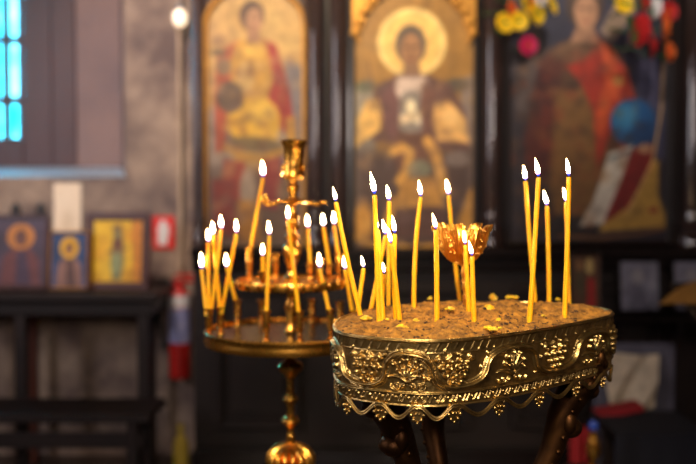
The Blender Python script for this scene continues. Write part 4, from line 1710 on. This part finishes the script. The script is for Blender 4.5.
def leg(px_top, px_mid, ymid, Yt):
    top = at_y(px_top, 397, Yt)
    mid = at_y(px_mid, ymid, Yt)
    c0 = Vector((CX, CY, 0))
    d = Vector((top.x - CX, top.y - CY, 0))
    L = d.length
    d.normalize()
    rt, rm = L * .96, (Vector((mid.x - CX, mid.y - CY, 0))).length * .8
    zt = RIM_Z - .038
    pr = [(rt, zt), (rt * .99, zt - .04), (rt * .82, zt - .085), (rm, zt - .14), (rm * .8, zt - .2), (rm * .75, zt - .3), (.1, .55), (.11, .35), (.15, .15), (.19, .05), (.215, .012), (.22, .0)]
    P = [c0 + d * a + Vector((0, 0, b)) for a, b in pr]
    W_ = [.020, .024, .020, .016, .013, .011, .011, .011, .011, .012, .012, .010]
    # smooth
    PP, RR = [], []
    for i in range(len(P) - 1):
        for t in np.linspace(0, 1, 6, endpoint=False):
            s = t
            p0, p1, p2, p3 = P[max(i - 1, 0)], P[i], P[i + 1], P[min(i + 2, len(P) - 1)]
            PP.append(.5 * ((2 * p1) + (-p0 + p2) * s + (2 * p0 - 5 * p1 + 4 * p2 - p3) * s * s + (-p0 + 3 * p1 - 3 * p2 + p3) * s ** 3))
            RR.append(W_[i] * (1 - t) + W_[i + 1] * t)
    q = MB()
    q.tube(PP, RR, 14)
    side = Vector((-d.y, d.x, 0))
    for i in range(0, 26, 2):
        for s in (-1, 1):
            q.ball(PP[i] + side * s * RR[i] * .95 + d * RR[i] * .25, .0035, 8, 6)
    for (i, r_) in ((4, .012), (9, .015), (15, .018)):      # round bosses and folded acanthus lobes
        q.ball(PP[i] + d * (RR[i] * .8), r_, 12, 8, s=(1, 1, .8))
        for a_ in (-1, 1):
            q.ball(PP[i] + d * (RR[i] * .6) + side * a_ * RR[i] * .7 + Vector((0, 0, .01)), r_ * .6, 10, 6, s=(1, 1, 1.5))
    return tr(q, 'leg', M['dark_brass'])


leg(372, 404, 455, 1.02)
leg(590, 572, 455, 1.12)
leg(425, 424, 455, 1.24)
q = MB()
q.lathe([(.115, .325), (.122, .333), (.122, .342), (.115, .35)], 48, (CX, CY, 0))
tr(q, 'shelf', M['dark_brass'])


# sand
def vnoise(x, y, s, seed):
    r = np.random.default_rng(seed)
    G = r.random((64, 64))
    X, Y = x / s, y / s
    xi, yi = np.floor(X).astype(int), np.floor(Y).astype(int)
    fx_, fy_ = X - xi, Y - yi
    fx_, fy_ = fx_ ** 2 * (3 - 2 * fx_), fy_ ** 2 * (3 - 2 * fy_)
    g = lambda a, b: G[a % 64, b % 64]
    return (g(xi, yi) * (1 - fx_) * (1 - fy_) + g(xi + 1, yi) * fx_ * (1 - fy_) + g(xi, yi + 1) * (1 - fx_) * fy_ + g(xi + 1, yi + 1) * fx_ * fy_)


def sand_h(x, y):
    x, y = np.asarray(x, float), np.asarray(y, float)
    # distance from the rim, roughly, by radial ratio
    dx, dy = x - CX, y - CY
    ang = np.arctan2(dy, dx)
    rr = np.hypot(dx, dy)
    R_ = np.interp(ang, SA, SR)
    t = np.clip(rr / R_, 0, 1)
    dome = .0075 * (1 - t ** 3)
    bumps = (vnoise(x, y, .031, 1) - .5) * .008 + (vnoise(x, y, .013, 2) - .5) * .0065 + (vnoise(x, y, .0055, 3) - .5) * .0045 + (vnoise(x, y, .0024, 4) - .5) * .0024
    return RIM_Z - .0008 + dome + bumps * np.clip((1 - t) * 9 + .12, 0, 1)


_a = np.arctan2(out[:, 1] - CY, out[:, 0] - CX)
_r = np.hypot(out[:, 0] - CX, out[:, 1] - CY) - .0028
o_ = np.argsort(_a)
SA, SR = _a[o_], _r[o_]
SA = np.concatenate([[SA[-1] - 2 * PI], SA, [SA[0] + 2 * PI]])
SR = np.concatenate([[SR[-1]], SR, [SR[0]]])
NA, NR = 620, 150
A_ = np.linspace(-PI, PI, NA, endpoint=False)
RA = np.interp(A_, SA, SR)
T_ = np.linspace(0, 1, NR + 1)[1:]
XX = CX + np.outer(T_, RA * np.cos(A_))
YY = CY + np.outer(T_, RA * np.sin(A_))
ZZ = sand_h(XX, YY)
sv = np.stack([XX, YY, ZZ], -1).reshape(-1, 3)
rimv = np.stack([XX[-1], YY[-1], np.full(NA, RIM_Z - .029)], -1)
sv = np.concatenate([sv, rimv, [[CX, CY, float(sand_h(CX, CY))]]])
sl = np.array([CX, CY, RIM_Z - .029])
base = np.arange(NA)
nxt = (base + 1) % NA
sf = [np.stack([j * NA + base, (j + 1) * NA + base, (j + 1) * NA + nxt, j * NA + nxt], 1) for j in range(NR)]
sf = np.concatenate(sf).tolist()
ci = len(sv) - 1
sf += [(ci, i, (i + 1) % NA) for i in range(NA)]
sf += [tuple(NR * NA + i for i in range(NA - 1, -1, -1))]
me = bpy.data.meshes.new('sand')
me.from_pydata((sv - sl).tolist(), [], sf)
me.materials.append(M['sand'])
me.polygons.foreach_set('use_smooth', [True] * len(me.polygons))
me.update()
so = bpy.data.objects.new('sand', me)
COL.objects.link(so)
so.location = tuple(sl)
tag(so, 'lumpy brown sand filling the embossed brass tray', 'sand', kind='stuff')


# crumbs in the sand (uncountable) and wax spills (things)
def lump(q, c, r, rnd, s=(1, 1, .6), mat_=0):
    vs0 = len(q.v)
    q.ball(c, r, 8, 6, mat_, s)
    cc_ = Vector(c)
    for i in range(vs0, len(q.v)):
        p = Vector(q.v[i])
        q.v[i] = tuple(cc_ + (p - cc_) * rnd.uniform(.65, 1.3))


def on_sand(px, py):
    p = at_z(px, py, RIM_Z + .004)
    for _ in range(4):
        p = at_z(px, py, float(sand_h(p.x, p.y)))
    return p


q = MB()
rn = random.Random(11)
for i in range(420):
    t = math.sqrt(rn.random()) * .97
    a_ = rn.uniform(-PI, PI)
    R_ = float(np.interp(a_, SA, SR))
    x, y = CX + t * R_ * math.cos(a_), CY + t * R_ * math.sin(a_)
    r_ = rn.uniform(.0007, .0019) * (1.6 if rn.random() < .08 else 1)
    lump(q, (x, y, float(sand_h(x, y)) + r_ * .2), r_, rn)
o = q.build('charred_crumbs', M['crumb'], None, loc=(CX, CY, RIM_Z), world_verts=True)
tag(o, 'dark charred crumbs and burnt wick ends strewn over the sand', 'crumbs', kind='stuff')


def wax_spill(px, py, wpx, label, arms=5, seed=0, flat=.6):
    rn = random.Random(seed)
    p = on_sand(px, py) + Vector((0, 0, .0012))
    r_ = wpx * .62 / 840 * p.y
    q = MB()
    lump(q, (0, 0, r_ * flat * .3), r_ * .6, rn, (1, 1, flat))
    for k_ in range(arms):
        a_ = k_ * 2 * PI / arms + rn.uniform(-.4, .4)
        l_ = r_ * rn.uniform(.6, 1.0)
        lump(q, (l_ * .7 * math.cos(a_), l_ * .7 * math.sin(a_), r_ * .12), r_ * rn.uniform(.22, .42), rn, (1.3, 1.1, .6))
    o = q.build('wax_spill', M['wax_old'], None, loc=tuple(p))
    tag(o, label, 'wax', 'spilt wax on the sand')
    return o


wax_spill(401, 329.5, 13, 'star shaped yellow wax spill at the foot of the front left candles', 5, 1)
wax_spill(385, 323.5, 13, 'yellow wax spill behind the star shaped spill at front left', 4, 2)
wax_spill(366, 320, 11, 'thin wax spill at the left side of the sand', 4, 3)
wax_spill(450, 310.5, 10, 'small bright wax spill in the middle between two candles', 5, 4)
wax_spill(416, 322, 8, 'small wax drop behind the front left candles', 4, 5)
wax_spill(494, 330.5, 15, 'flat pale wax spill near the front right rim', 5, 6, .25)
wax_spill(511, 299, 14, 'row of yellow wax bits at the back edge right of the golden cup', 5, 7, .4)
wax_spill(543, 317, 5, 'tiny wax drop on the right part of the sand', 3, 8)
wax_spill(558, 301, 7, 'small wax drop at the back right between two candles', 4, 9)
wax_spill(430, 300, 6, 'small wax drop at the back edge left of the cup', 4, 10, .8)


def shard(px, py, wpx, hpx, label, seed):
    rn = random.Random(seed)
    p = on_sand(px, py)
    k_ = p.y / 840
    q = MB()
    n = 9
    prof = [(math.cos(t) * wpx / 2 * rn.uniform(.7, 1.1), math.sin(t) * hpx / 2 * rn.uniform(.7, 1.1)) for t in np.linspace(0, 2 * PI, n, endpoint=False)]
    f_ = [Vector((a * k_, -.003 + .006 * rn.random(), b * k_ + hpx * .15 * k_)) for a, b in prof]
    b_ = [v + Vector((0.001, .004, .0005)) for v in f_]
    q.add(f_ + b_, [tuple(range(n)), tuple(range(2 * n - 1, n - 1, -1))] + [(i, (i + 1) % n, (i + 1) % n + n, i + n) for i in range(n)])
    o = q.build('wax_shard', M['wax_old'], None, False, loc=tuple(p))
    o.rotation_euler = (-.6, 0, rn.uniform(-.5, .5))
    tag(o, label, 'wax', 'broken wax pieces in the sand')


shard(488, 311, 14, 11, 'large broken amber wax shard right of the cup stem', 1)
shard(493, 298.5, 9, 8, 'upright wax shard on the ridge behind the cup', 2)
shard(479, 305, 7, 5, 'small wax shard between the stem and the large shard', 3)
shard(499, 320, 6, 4, 'small wax shard lying in front of the large shard', 4)


# ------------------------------------------------------------------ candles
def flame_mesh(q, r, h):
    prof = [(.0002, 0), (r * .45, h * .04), (r * .72, h * .11), (r * .93, h * .22), (r, h * .34), (r * .93, h * .47), (r * .76, h * .6), (r * .54, h * .73), (r * .32, h * .85), (r * .13, h * .95), (.0001, h)]
    vs, fs = [], []
    seg = 12
    for (a, z) in prof:
        lean_x = -.06 * h * (z / h) ** 2
        for i in range(seg):
            t = 2 * PI * i / seg
            vs.append((a * math.cos(t) + lean_x, a * math.sin(t), z))
    for j in range(len(prof) - 1):
        for i in range(seg):
            k_ = (i + 1) % seg
            fs.append((j * seg + i, j * seg + k_, (j + 1) * seg + k_, (j + 1) * seg + i))
    q.add(vs, fs)


def candle(label, group, base, top, r, flame_h, bend=0.0, drips=0, seed=0, tilt=0.0):
    """tapered beeswax candle from base to top (world points) with burnt wick and flame"""
    rn = random.Random(seed)
    base, top = Vector(base), Vector(top)
    t = thing('candle', label, 'candle', base, (0, 0, 0), group)
    v = top - base
    L = v.length
    n = 22
    side = Vector((1, 0, 0))
    pts, rs = [], []
    for i in range(n + 1):
        s = i / n
        pts.append(v * s + side * bend * 4 * s * (1 - s))
        w_ = 1 + .04 * math.sin(i * 2.1 + seed) + .03 * math.sin(i * .9 + seed * 2)
        rs.append(r * w_ * (1.06 - .1 * s))
    d = (pts[-1] - pts[-2]).normalized()
    pts.append(pts[-1] + d * r * .35)
    rs.append(r * .80)
    pts.append(pts[-1] + d * r * .12)
    rs.append(r * .5)
    pts.append(pts[-1] - d * r * .25)
    rs.append(r * .22)
    q = MB()
    q.tube(pts, rs, 14)
    for k_ in range(drips):
        a_ = rn.uniform(0, 2 * PI)
        s = rn.uniform(.45, .93)
        c_ = v * s + side * bend * 4 * s * (1 - s) + Vector((math.cos(a_) * r * .9, math.sin(a_) * r * .9, 0))
        q.ball(c_, r * rn.uniform(.25, .4), 8, 6, s=(1, 1, rn.uniform(1, 3)))
    q.build('candle_wax', M['wax'], t)
    tip = pts[-2]
    q = MB()
    q.tube([tip - d * r * .5, tip + Vector((0, 0, r * .6)), tip + Vector((r * .12, 0, r * 1.3))], [r * .13, r * .12, r * .1], 6)
    q.build('wick', M['wick'], t)
    q = MB()
    flame_mesh(q, flame_h * .092 + r * .06, flame_h * .86)
    f = q.build('flame', M['flame'], t)
    f.location = tip + Vector((0, 0, r * .35))
    f.rotation_euler = (0, tilt, 0)
    return t


TRAY_G = 'lit candles in the sand tray'
# top x,y / base x,y / flame height px / bend px / depth shift of the top / label
tc = [
    (374.6, 196, 379, 321, 25, 0, 0, 'tall candle with the long flame, left of the clustered tray candles'),
    (389, 202, 388.5, 307, 17, 0, 0, 'tall upright candle rising behind the left cluster in the sand'),
    (377.8, 231, 383, 320.5, 16, 0, .005, 'shorter candle pressed against the tallest candle of the left cluster'),
    (394.8, 235, 396.5, 319, 20, -1.5, 0, 'candle with the rightmost flame of the left cluster'),
    (391, 245, 400.5, 327, 17, 0, -.005, 'front candle of the left cluster standing in the star shaped wax spill'),
    (385.5, 236, 371, 309, 17, 0, 0, 'candle leaning right, almost hidden behind the left cluster'),
    (384, 275, 381, 314, 12, 0, 0, 'shortest candle, its low flame inside the left cluster'),
    (336, 203, 361, 316.5, 16, -1.0, 0, 'long candle leaning far left over the tray edge'),
    (363.5, 269, 357.5, 312, 13, 0, 0, 'short candle behind the foot of the far left leaning candle'),
    (420.6, 198, 414.6, 306, 18, -2.2, 0, 'tall bent candle standing alone left of the golden cup'),
    (436, 231, 436.8, 323.5, 18, .3, 0, 'straight candle standing alone just left of the golden cup'),
    (448.7, 196, 460, 299.3, 17, -.8, .0, 'tall candle rising behind the golden cup'),
    (465.3, 246, 469, 312.5, 15, 0, 0, 'left one of two short candles before the golden cup'),
    (472.1, 257.5, 474.4, 324, 17, -.3, 0, 'right one of two short candles before the golden cup'),
    (525.6, 182, 535.8, 304, 17, -.8, 0, 'leftmost flame of the right group, candle crossing behind its neighbour'),
    (538.4, 178.5, 529.5, 319, 21, .4, 0, 'tallest candle of the crossing pair on the right'),
    (547, 207, 549, 303.5, 17, .5, 0, 'shorter straight candle between the crossing pair and the far right pair'),
    (568.8, 178, 564.5, 314, 20, .6, -.004, 'far right candle in front, leaning slightly right'),
    (566.2, 203, 569, 305, 16, 0, .012, 'candle half hidden behind the far right candle'),
]
for i, (tx, ty, bx, by, fh, bd, dy, lab) in enumerate(tc):
    b = on_sand(bx, by)
    tp = at_y(tx, ty, b.y + dy)
    kk = b.y / 840
    b = b - (tp - b).normalized() * .014
    candle(lab, TRAY_G, b, tp, .00315, fh * kk * 1.05, bd * kk, drips=(2, 1, 0, 3, 1)[i % 5], seed=i, tilt=-.13 + .05 * math.sin(i * 2.3))

# golden acanthus cup on its stem in the middle of the tray
cb = on_sand(467, 308)
ctp = at_y(463.5, 262, cb.y)
cup = thing('cup_finial', 'gilded acanthus leaf cup on a thin stem in the middle of the sand', 'ornament', (cb.x, cb.y, cb.z - .01))
kk = cb.y / 840
o0 = Vector(cup.location)
axis = (ctp - o0)
q = MB()
n = 16
pts = [axis * (i / n) for i in range(n + 1)]
rs = [(2.9 + .55 * math.sin(i * 1.6)) * kk for i in range(n + 1)]
q.tube(pts, rs, 12)
for i in range(n * 3):
    t = i / (n * 3)
    a_ = i * .9
    q.ball(axis * t + Vector((math.cos(a_), math.sin(a_), 0)) * 3.0 * kk, .9 * kk, 6, 4)
q.build('stem', M['gold_leaf'], cup)
Cc = axis + Vector((-1 * kk, 0, 0))
q = MB()
prof = [(2.5, -2), (5, -1), (9, 1.5), (14, 6), (18, 12), (20.5, 19), (21.5, 26), (20.5, 26), (19, 19), (16, 12), (11, 6.5), (5, 3), (.2, 2.5)]
q.lathe([(a * kk, b * kk) for a, b in prof], 48, tuple(Cc), flute=(18, .10), closed=False)
q.build('bowl', M['gold_leaf'], cup)
for i in range(9):
    a0 = 2 * PI * i / 9 + .2
    q = MB()

    def lf(u_, v_, a0=a0, i=i):
        zk = 1.06 + .07 * math.sin(i * 2.4)
        r_ = np.interp(v_, [0, .2, .45, .7, .85, .95, 1.0], [5, 13.5, 21, 24.5, 27, 29.5, 28.5])
        z_ = np.interp(v_, [0, .2, .45, .7, .85, .95, 1.0], [-2, 3.5, 13, 24, 32, 34.5, 30]) * zk
        w_ = (5.5 + 4.2 * math.sin(v_ * PI * .9)) * (1 + .16 * math.cos(v_ * 19)) * (1 if v_ < .9 else .75)
        x_ = (u_ - .5) * 2
        ruf = .8 * math.cos(x_ * 6.3) * (.3 + v_) + 1.6 * x_ * x_ * (1 - v_)
        rr2 = r_ + ruf - 2.2 * x_ * x_ * v_
        t_ = a0 + x_ * w_ / max(r_, 6)
        return Cc + Vector((rr2 * math.cos(t_), rr2 * math.sin(t_), z_ + .5 * math.sin(x_ * 4 + i))) * kk
    q.sheet(lf, 18, 34, thick=1.0 * kk)
    q.tube([lf(.5, v_) + Vector((math.cos(a0), math.sin(a0), 0)) * .9 * kk for v_ in np.linspace(.1, .95, 10)], [1.1 * kk] * 9 + [.5 * kk], 6)
    for s in (.2, .35, .65, .8):
        q.tube([lf(.5 + (s - .5) * (.35 + .75 * v_), v_) + Vector((math.cos(a0), math.sin(a0), 0)) * .5 * kk for v_ in np.linspace(.15, .93, 10)], .6 * kk, 5)
    for s in (.08, .92):
        for v_ in (.35, .5, .65, .8, .93):
            q.ball(lf(s, v_) + Vector((math.cos(a0), math.sin(a0), 0)) * .8 * kk, 1.3 * kk, 6, 5)
    q.build('acanthus_leaf', M['gold_leaf'], cup)

# ------------------------------------------------------------------ round candle stand at the left
YS = 1.50
ks = YS / 840
lowc = at_y(290.5, 332, YS)
ZL = lowc.z
XS = lowc.x
LEAN = math.radians(1.15)
stand = thing('candle_stand', 'tiered round brass candle stand with candle cups at the left', 'candle stand', (XS, YS, 0))
topX = lambda z: XS + (z - ZL) * math.tan(LEAN)


def sd(q, name, m=None, smooth=True):
    q.v = [tuple(Vector((p[0] - XS + max(p[2] - ZL, -.02) * math.tan(LEAN), p[1] - YS, p[2]))) for p in q.v]
    return q.build(name, m or M['brass'], stand, smooth)


def zpx(y):
    return at_y(290, y, YS).z


def prof_px(lst):
    return [(r * ks, zpx(y)) for r, y in lst]


C0 = (XS, YS, 0)
q = MB()
RL = 86 * ks
z = ZL
q.lathe([(.01, z - .009), (RL * .95, z - .009), (RL * .95, z - .001), (.01, z)], 96, C0)
sd(q, 'lower_dish', M['black_gloss'])
q = MB()
q.lathe([(RL * .955, z - .010), (RL * .965, z - .016), (RL * .99, z - .018), (RL, z - .013), (RL * .99, z - .007), (RL * .99, z - .001), (RL, z + .004), (RL * .985, z + .007), (RL * .965, z + .004), (RL * .955, z - .001), (RL * .955, z - .010)], 96, C0, closed=False)
sd(q, 'dish_rim')
q = MB()
q.lathe(prof_px([(2, 398), (4, 394), (4, 379), (8, 374), (12.5, 369), (13, 366), (11, 363), (6, 361), (3.5, 358), (5, 354), (4, 350), (6, 346), (12, 341), (12, 338)]), 40, C0)
sd(q, 'upper_knop')
q = MB()
q.lathe(prof_px([(4, 444), (3.5, 442), (4.8, 438), (4.6, 435), (3, 432), (4, 427), (8, 423), (9.5, 420.5), (8, 418), (4, 415), (3.5, 408), (4, 405), (7, 401), (8, 399), (6, 396), (3, 392)]), 40, C0)
sd(q, 'baluster')
q = MB()
pr = [(4, 442), (10, 444), (17, 448), (21, 453), (22.5, 460), (21.5, 468), (17, 475), (10, 480), (5, 482)]
q.lathe(prof_px(pr), 192, C0, flute=(18, .34))
sd(q, 'fluted_dome')
q = MB()
zz = zpx(481)
q.lathe([(.20, 0), (.20, .012), (.17, .02), (.15, .03), (.08, .05), (.03, .08), (.016, .12), (.016, .28), (.028, .30), (.03, .33), (.016, .35), (.014, zz - .03), (.02, zz - .015), (.014, zz)], 48, C0)
sd(q, 'foot')
q = MB()
q.lathe(prof_px([(5, 334), (7, 331), (4.5, 327), (4, 318), (5.5, 312), (7.5, 306), (5, 300), (4, 293), (7, 288), (10, 285)]), 32, C0)
sd(q, 'middle_column')
q = MB()
RU = 55 * ks
z = zpx(281.5)
ZU = z
q.lathe([(RU * .2, z - .004), (RU * .9, z - .005), (RU * .96, z - .011), (RU, z - .009), (RU * 1.01, z - .002), (RU * .99, z + .005), (RU * .96, z + .003), (RU * .94, z), (.01, z)], 72, C0)
for i in range(24):
    a_ = 2 * PI * i / 24
    q.ball((XS + RU * math.cos(a_), YS + RU * math.sin(a_), z - .001), .0055, 8, 6)
sd(q, 'upper_dish')
q = MB()
q.lathe(prof_px([(9, 282), (9, 278), (5, 275), (4.2, 271), (5, 266), (7.5, 260), (9.2, 252), (9, 247), (6, 243), (4, 241), (7, 239), (8, 237), (5, 234), (4, 231), (7.5, 228.5), (8, 226), (5, 223.5), (6.5, 220), (7, 217), (4, 213), (3.5, 206), (6, 203)]), 36, C0)
sd(q, 'upper_column')
q = MB()
q.lathe(prof_px([(3, 204), (14, 203.5), (19, 202.5), (20, 201), (19, 200), (9, 199.5), (4.5, 197), (4, 193), (6, 189), (6.3, 186), (4, 183.5), (5, 180), (10.5, 178), (12, 176), (11.5, 174)]), 48, C0)
sd(q, 'top_disc')
q = MB()
q.lathe(prof_px([(9, 176), (11, 174), (10.2, 170), (10, 160), (10.4, 150), (11.5, 145), (13, 143), (13.2, 141), (12, 140), (10, 142), (9.2, 150), (9, 170), (.2, 172)]), 40, C0, closed=False)
for i in range(6):
    a_ = 2 * PI * i / 6 + .6
    q.ball((XS + 11.6 * ks * math.cos(a_), YS + 11.6 * ks * math.sin(a_), zpx(168)), 2.2 * ks, 10, 8, s=(1, 1, 1.5))
sd(q, 'large_candle_cup')
for (a_, L_, lf_) in ((math.radians(187), 30, True), (math.radians(-12), 33, False), (math.radians(-80), 14, False), (math.radians(95), 26, True)):   # side sprigs on the top disc
    q = MB()
    d = Vector((math.cos(a_), math.sin(a_), 0))
    z0 = zpx(202)
    P = [Vector((XS, YS, z0)) + d * (r_ * ks) + Vector((0, 0, h_ * ks)) for r_, h_ in ((14, 0), (L_ * .62, -2), (L_ * .8, -3), (L_ * .95, -1), (L_, 1.5))]
    q.tube(P, [1.6 * ks, 1.5 * ks, 1.4 * ks, 1.2 * ks, 1 * ks], 8)
    for r_, h_, s_ in ((L_ * .78, -1.5, 2.2), (L_ * .93, 0, 2.0), (L_, 2.5 if lf_ else 0, 2.3)):
        q.ball(Vector((XS, YS, z0)) + d * (r_ * ks) + Vector((0, 0, h_ * ks)), s_ * ks, 9, 7, s=(1.3, 1, .8))
    if lf_:
        for k_ in (-1, 0, 1):
            q.ball(Vector((XS, YS, z0)) + d * ((L_ - 3 + abs(k_)) * ks) + Vector((k_ * 2.2 * ks, 0, (5 - abs(k_) * 2) * ks)), 2.4 * ks, 8, 6, s=(.8, .7, 1.5))
    sd(q, 'sprig')


def socket(px, py, Z, hpx, rpx=4.3):
    """a candle cup standing on a dish at height Z where (px,py) meets it"""
    p = at_z(px, py, Z)
    k_ = p.y / 840
    q = MB()
    h = hpx * k_
    r_ = rpx * k_
    q.lathe([(r_ * .95, 0), (r_ * .9, h * .05), (r_ * .4, h * .09), (r_ * .6, h * .15), (r_ * .75, h * .19), (r_ * .45, h * .24), (r_ * .8, h * .29), (r_ * .85, h * .34), (r_ * .85, h * .9), (r_ * 1.15, h * .94), (r_ * 1.15, h), (r_ * .85, h), (r_ * .8, h * .7), (.0002, h * .69)], 24, (p.x, p.y, Z), closed=False)
    # undo the lean so that the cup stays where it stands on the dish
    q.v = [(p_[0] - XS, p_[1] - YS, p_[2]) for p_ in q.v]
    q.build('candle_cup', M['brass'], stand)
    return Vector((p.x, p.y, Z + h * .74)), p.y


# cups on the lower dish
LS = {}
for nm, x, y, h in (('a', 208.8, 335, 27), ('b', 220.5, 333.5, 27), ('c', 266.5, 341, 31), ('d', 299.5, 341.5, 31), ('e', 330.5, 339, 30), ('f', 237.5, 324.5, 25), ('g', 353, 334, 24), ('h', 262, 321.5, 22), ('i', 312, 321, 22), ('j', 340, 323, 22)):
    LS[nm] = socket(x, y, ZL, h)
US = {}
for nm, x, y, h in (('a', 249.5, 279, 32), ('b', 263, 285, 14), ('c', 310.5, 277.5, 15), ('d', 339, 280, 27), ('e', 319.5, 284.5, 27), ('f', 276, 277, 24), ('g', 330, 277.5, 14)):
    US[nm] = socket(x, y, ZU + .0, h)
ST_G = 'lit candles on the tiered brass stand'
sc_ = [
    (263.0, 178, 'Ua', 19, 0, 'tall candle leaning right on the upper tier, highest flame of the stand'),
    (208.2, 243, 'La', 15, 0, 'upright candle at the left end of the lower tier'),
    (213.2, 236, 'Lb', 15, 0, 'candle crossing its neighbour, second flame from the left at the top'),
    (221.3, 230, 'La2', 16, 0, 'candle leaning right from the leftmost cup, higher than its neighbours'),
    (236.3, 234, 'Lb2', 15, 0, 'candle leaning right from the second cup of the lower tier'),
    (201.5, 270, 'La3', 19, 0, 'low candle leaning out to the far left'),
    (226.8, 268, 'Lf', 15, 0, 'low candle leaning left from the cup at the back left'),
    (269.3, 236, 'Lc', 16, 0, 'straight candle in the front left cup of the lower tier'),
    (288.2, 221, 'Ld', 16, 0, 'tall candle in the front cup below the central column'),
    (307.8, 228.5, 'Uc', 15, 0, 'candle right of the central column on the upper tier'),
    (323.6, 227.5, 'Ug', 15, 0, 'candle on the upper tier leaning left toward the column'),
    (334.3, 225.5, 'Ud', 15, 0, 'rightmost candle of the upper tier'),
    (262.6, 257, 'Ub', 14, 0, 'short stub candle at the left of the upper tier'),
    (319.8, 269, 'Le', 17, 0, 'short candle leaning left in the right front cup of the lower tier'),
    (345.2, 270, 'Lg', 15, 0, 'candle leaning left from the cup hidden beside the sand tray'),
]
for i, (tx, ty, sk, fh, bd, lab) in enumerate(sc_):
    base, yb = (LS if sk[0] == 'L' else US)[sk[1]]
    base = base.copy()
    if sk == 'La2':
        base += Vector((.003, .004, 0))
    if sk == 'La3':
        base += Vector((-.003, -.003, 0))
    if sk == 'Lb2':
        base += Vector((.002, -.003, 0))
    tp = at_y(tx, ty, yb + (.006 if i % 2 else -.004))
    kk = yb / 840
    candle(lab, ST_G, base, tp, .0033, fh * kk, bd, drips=i % 2, seed=40 + i, tilt=.02 * math.sin(i * 1.7))
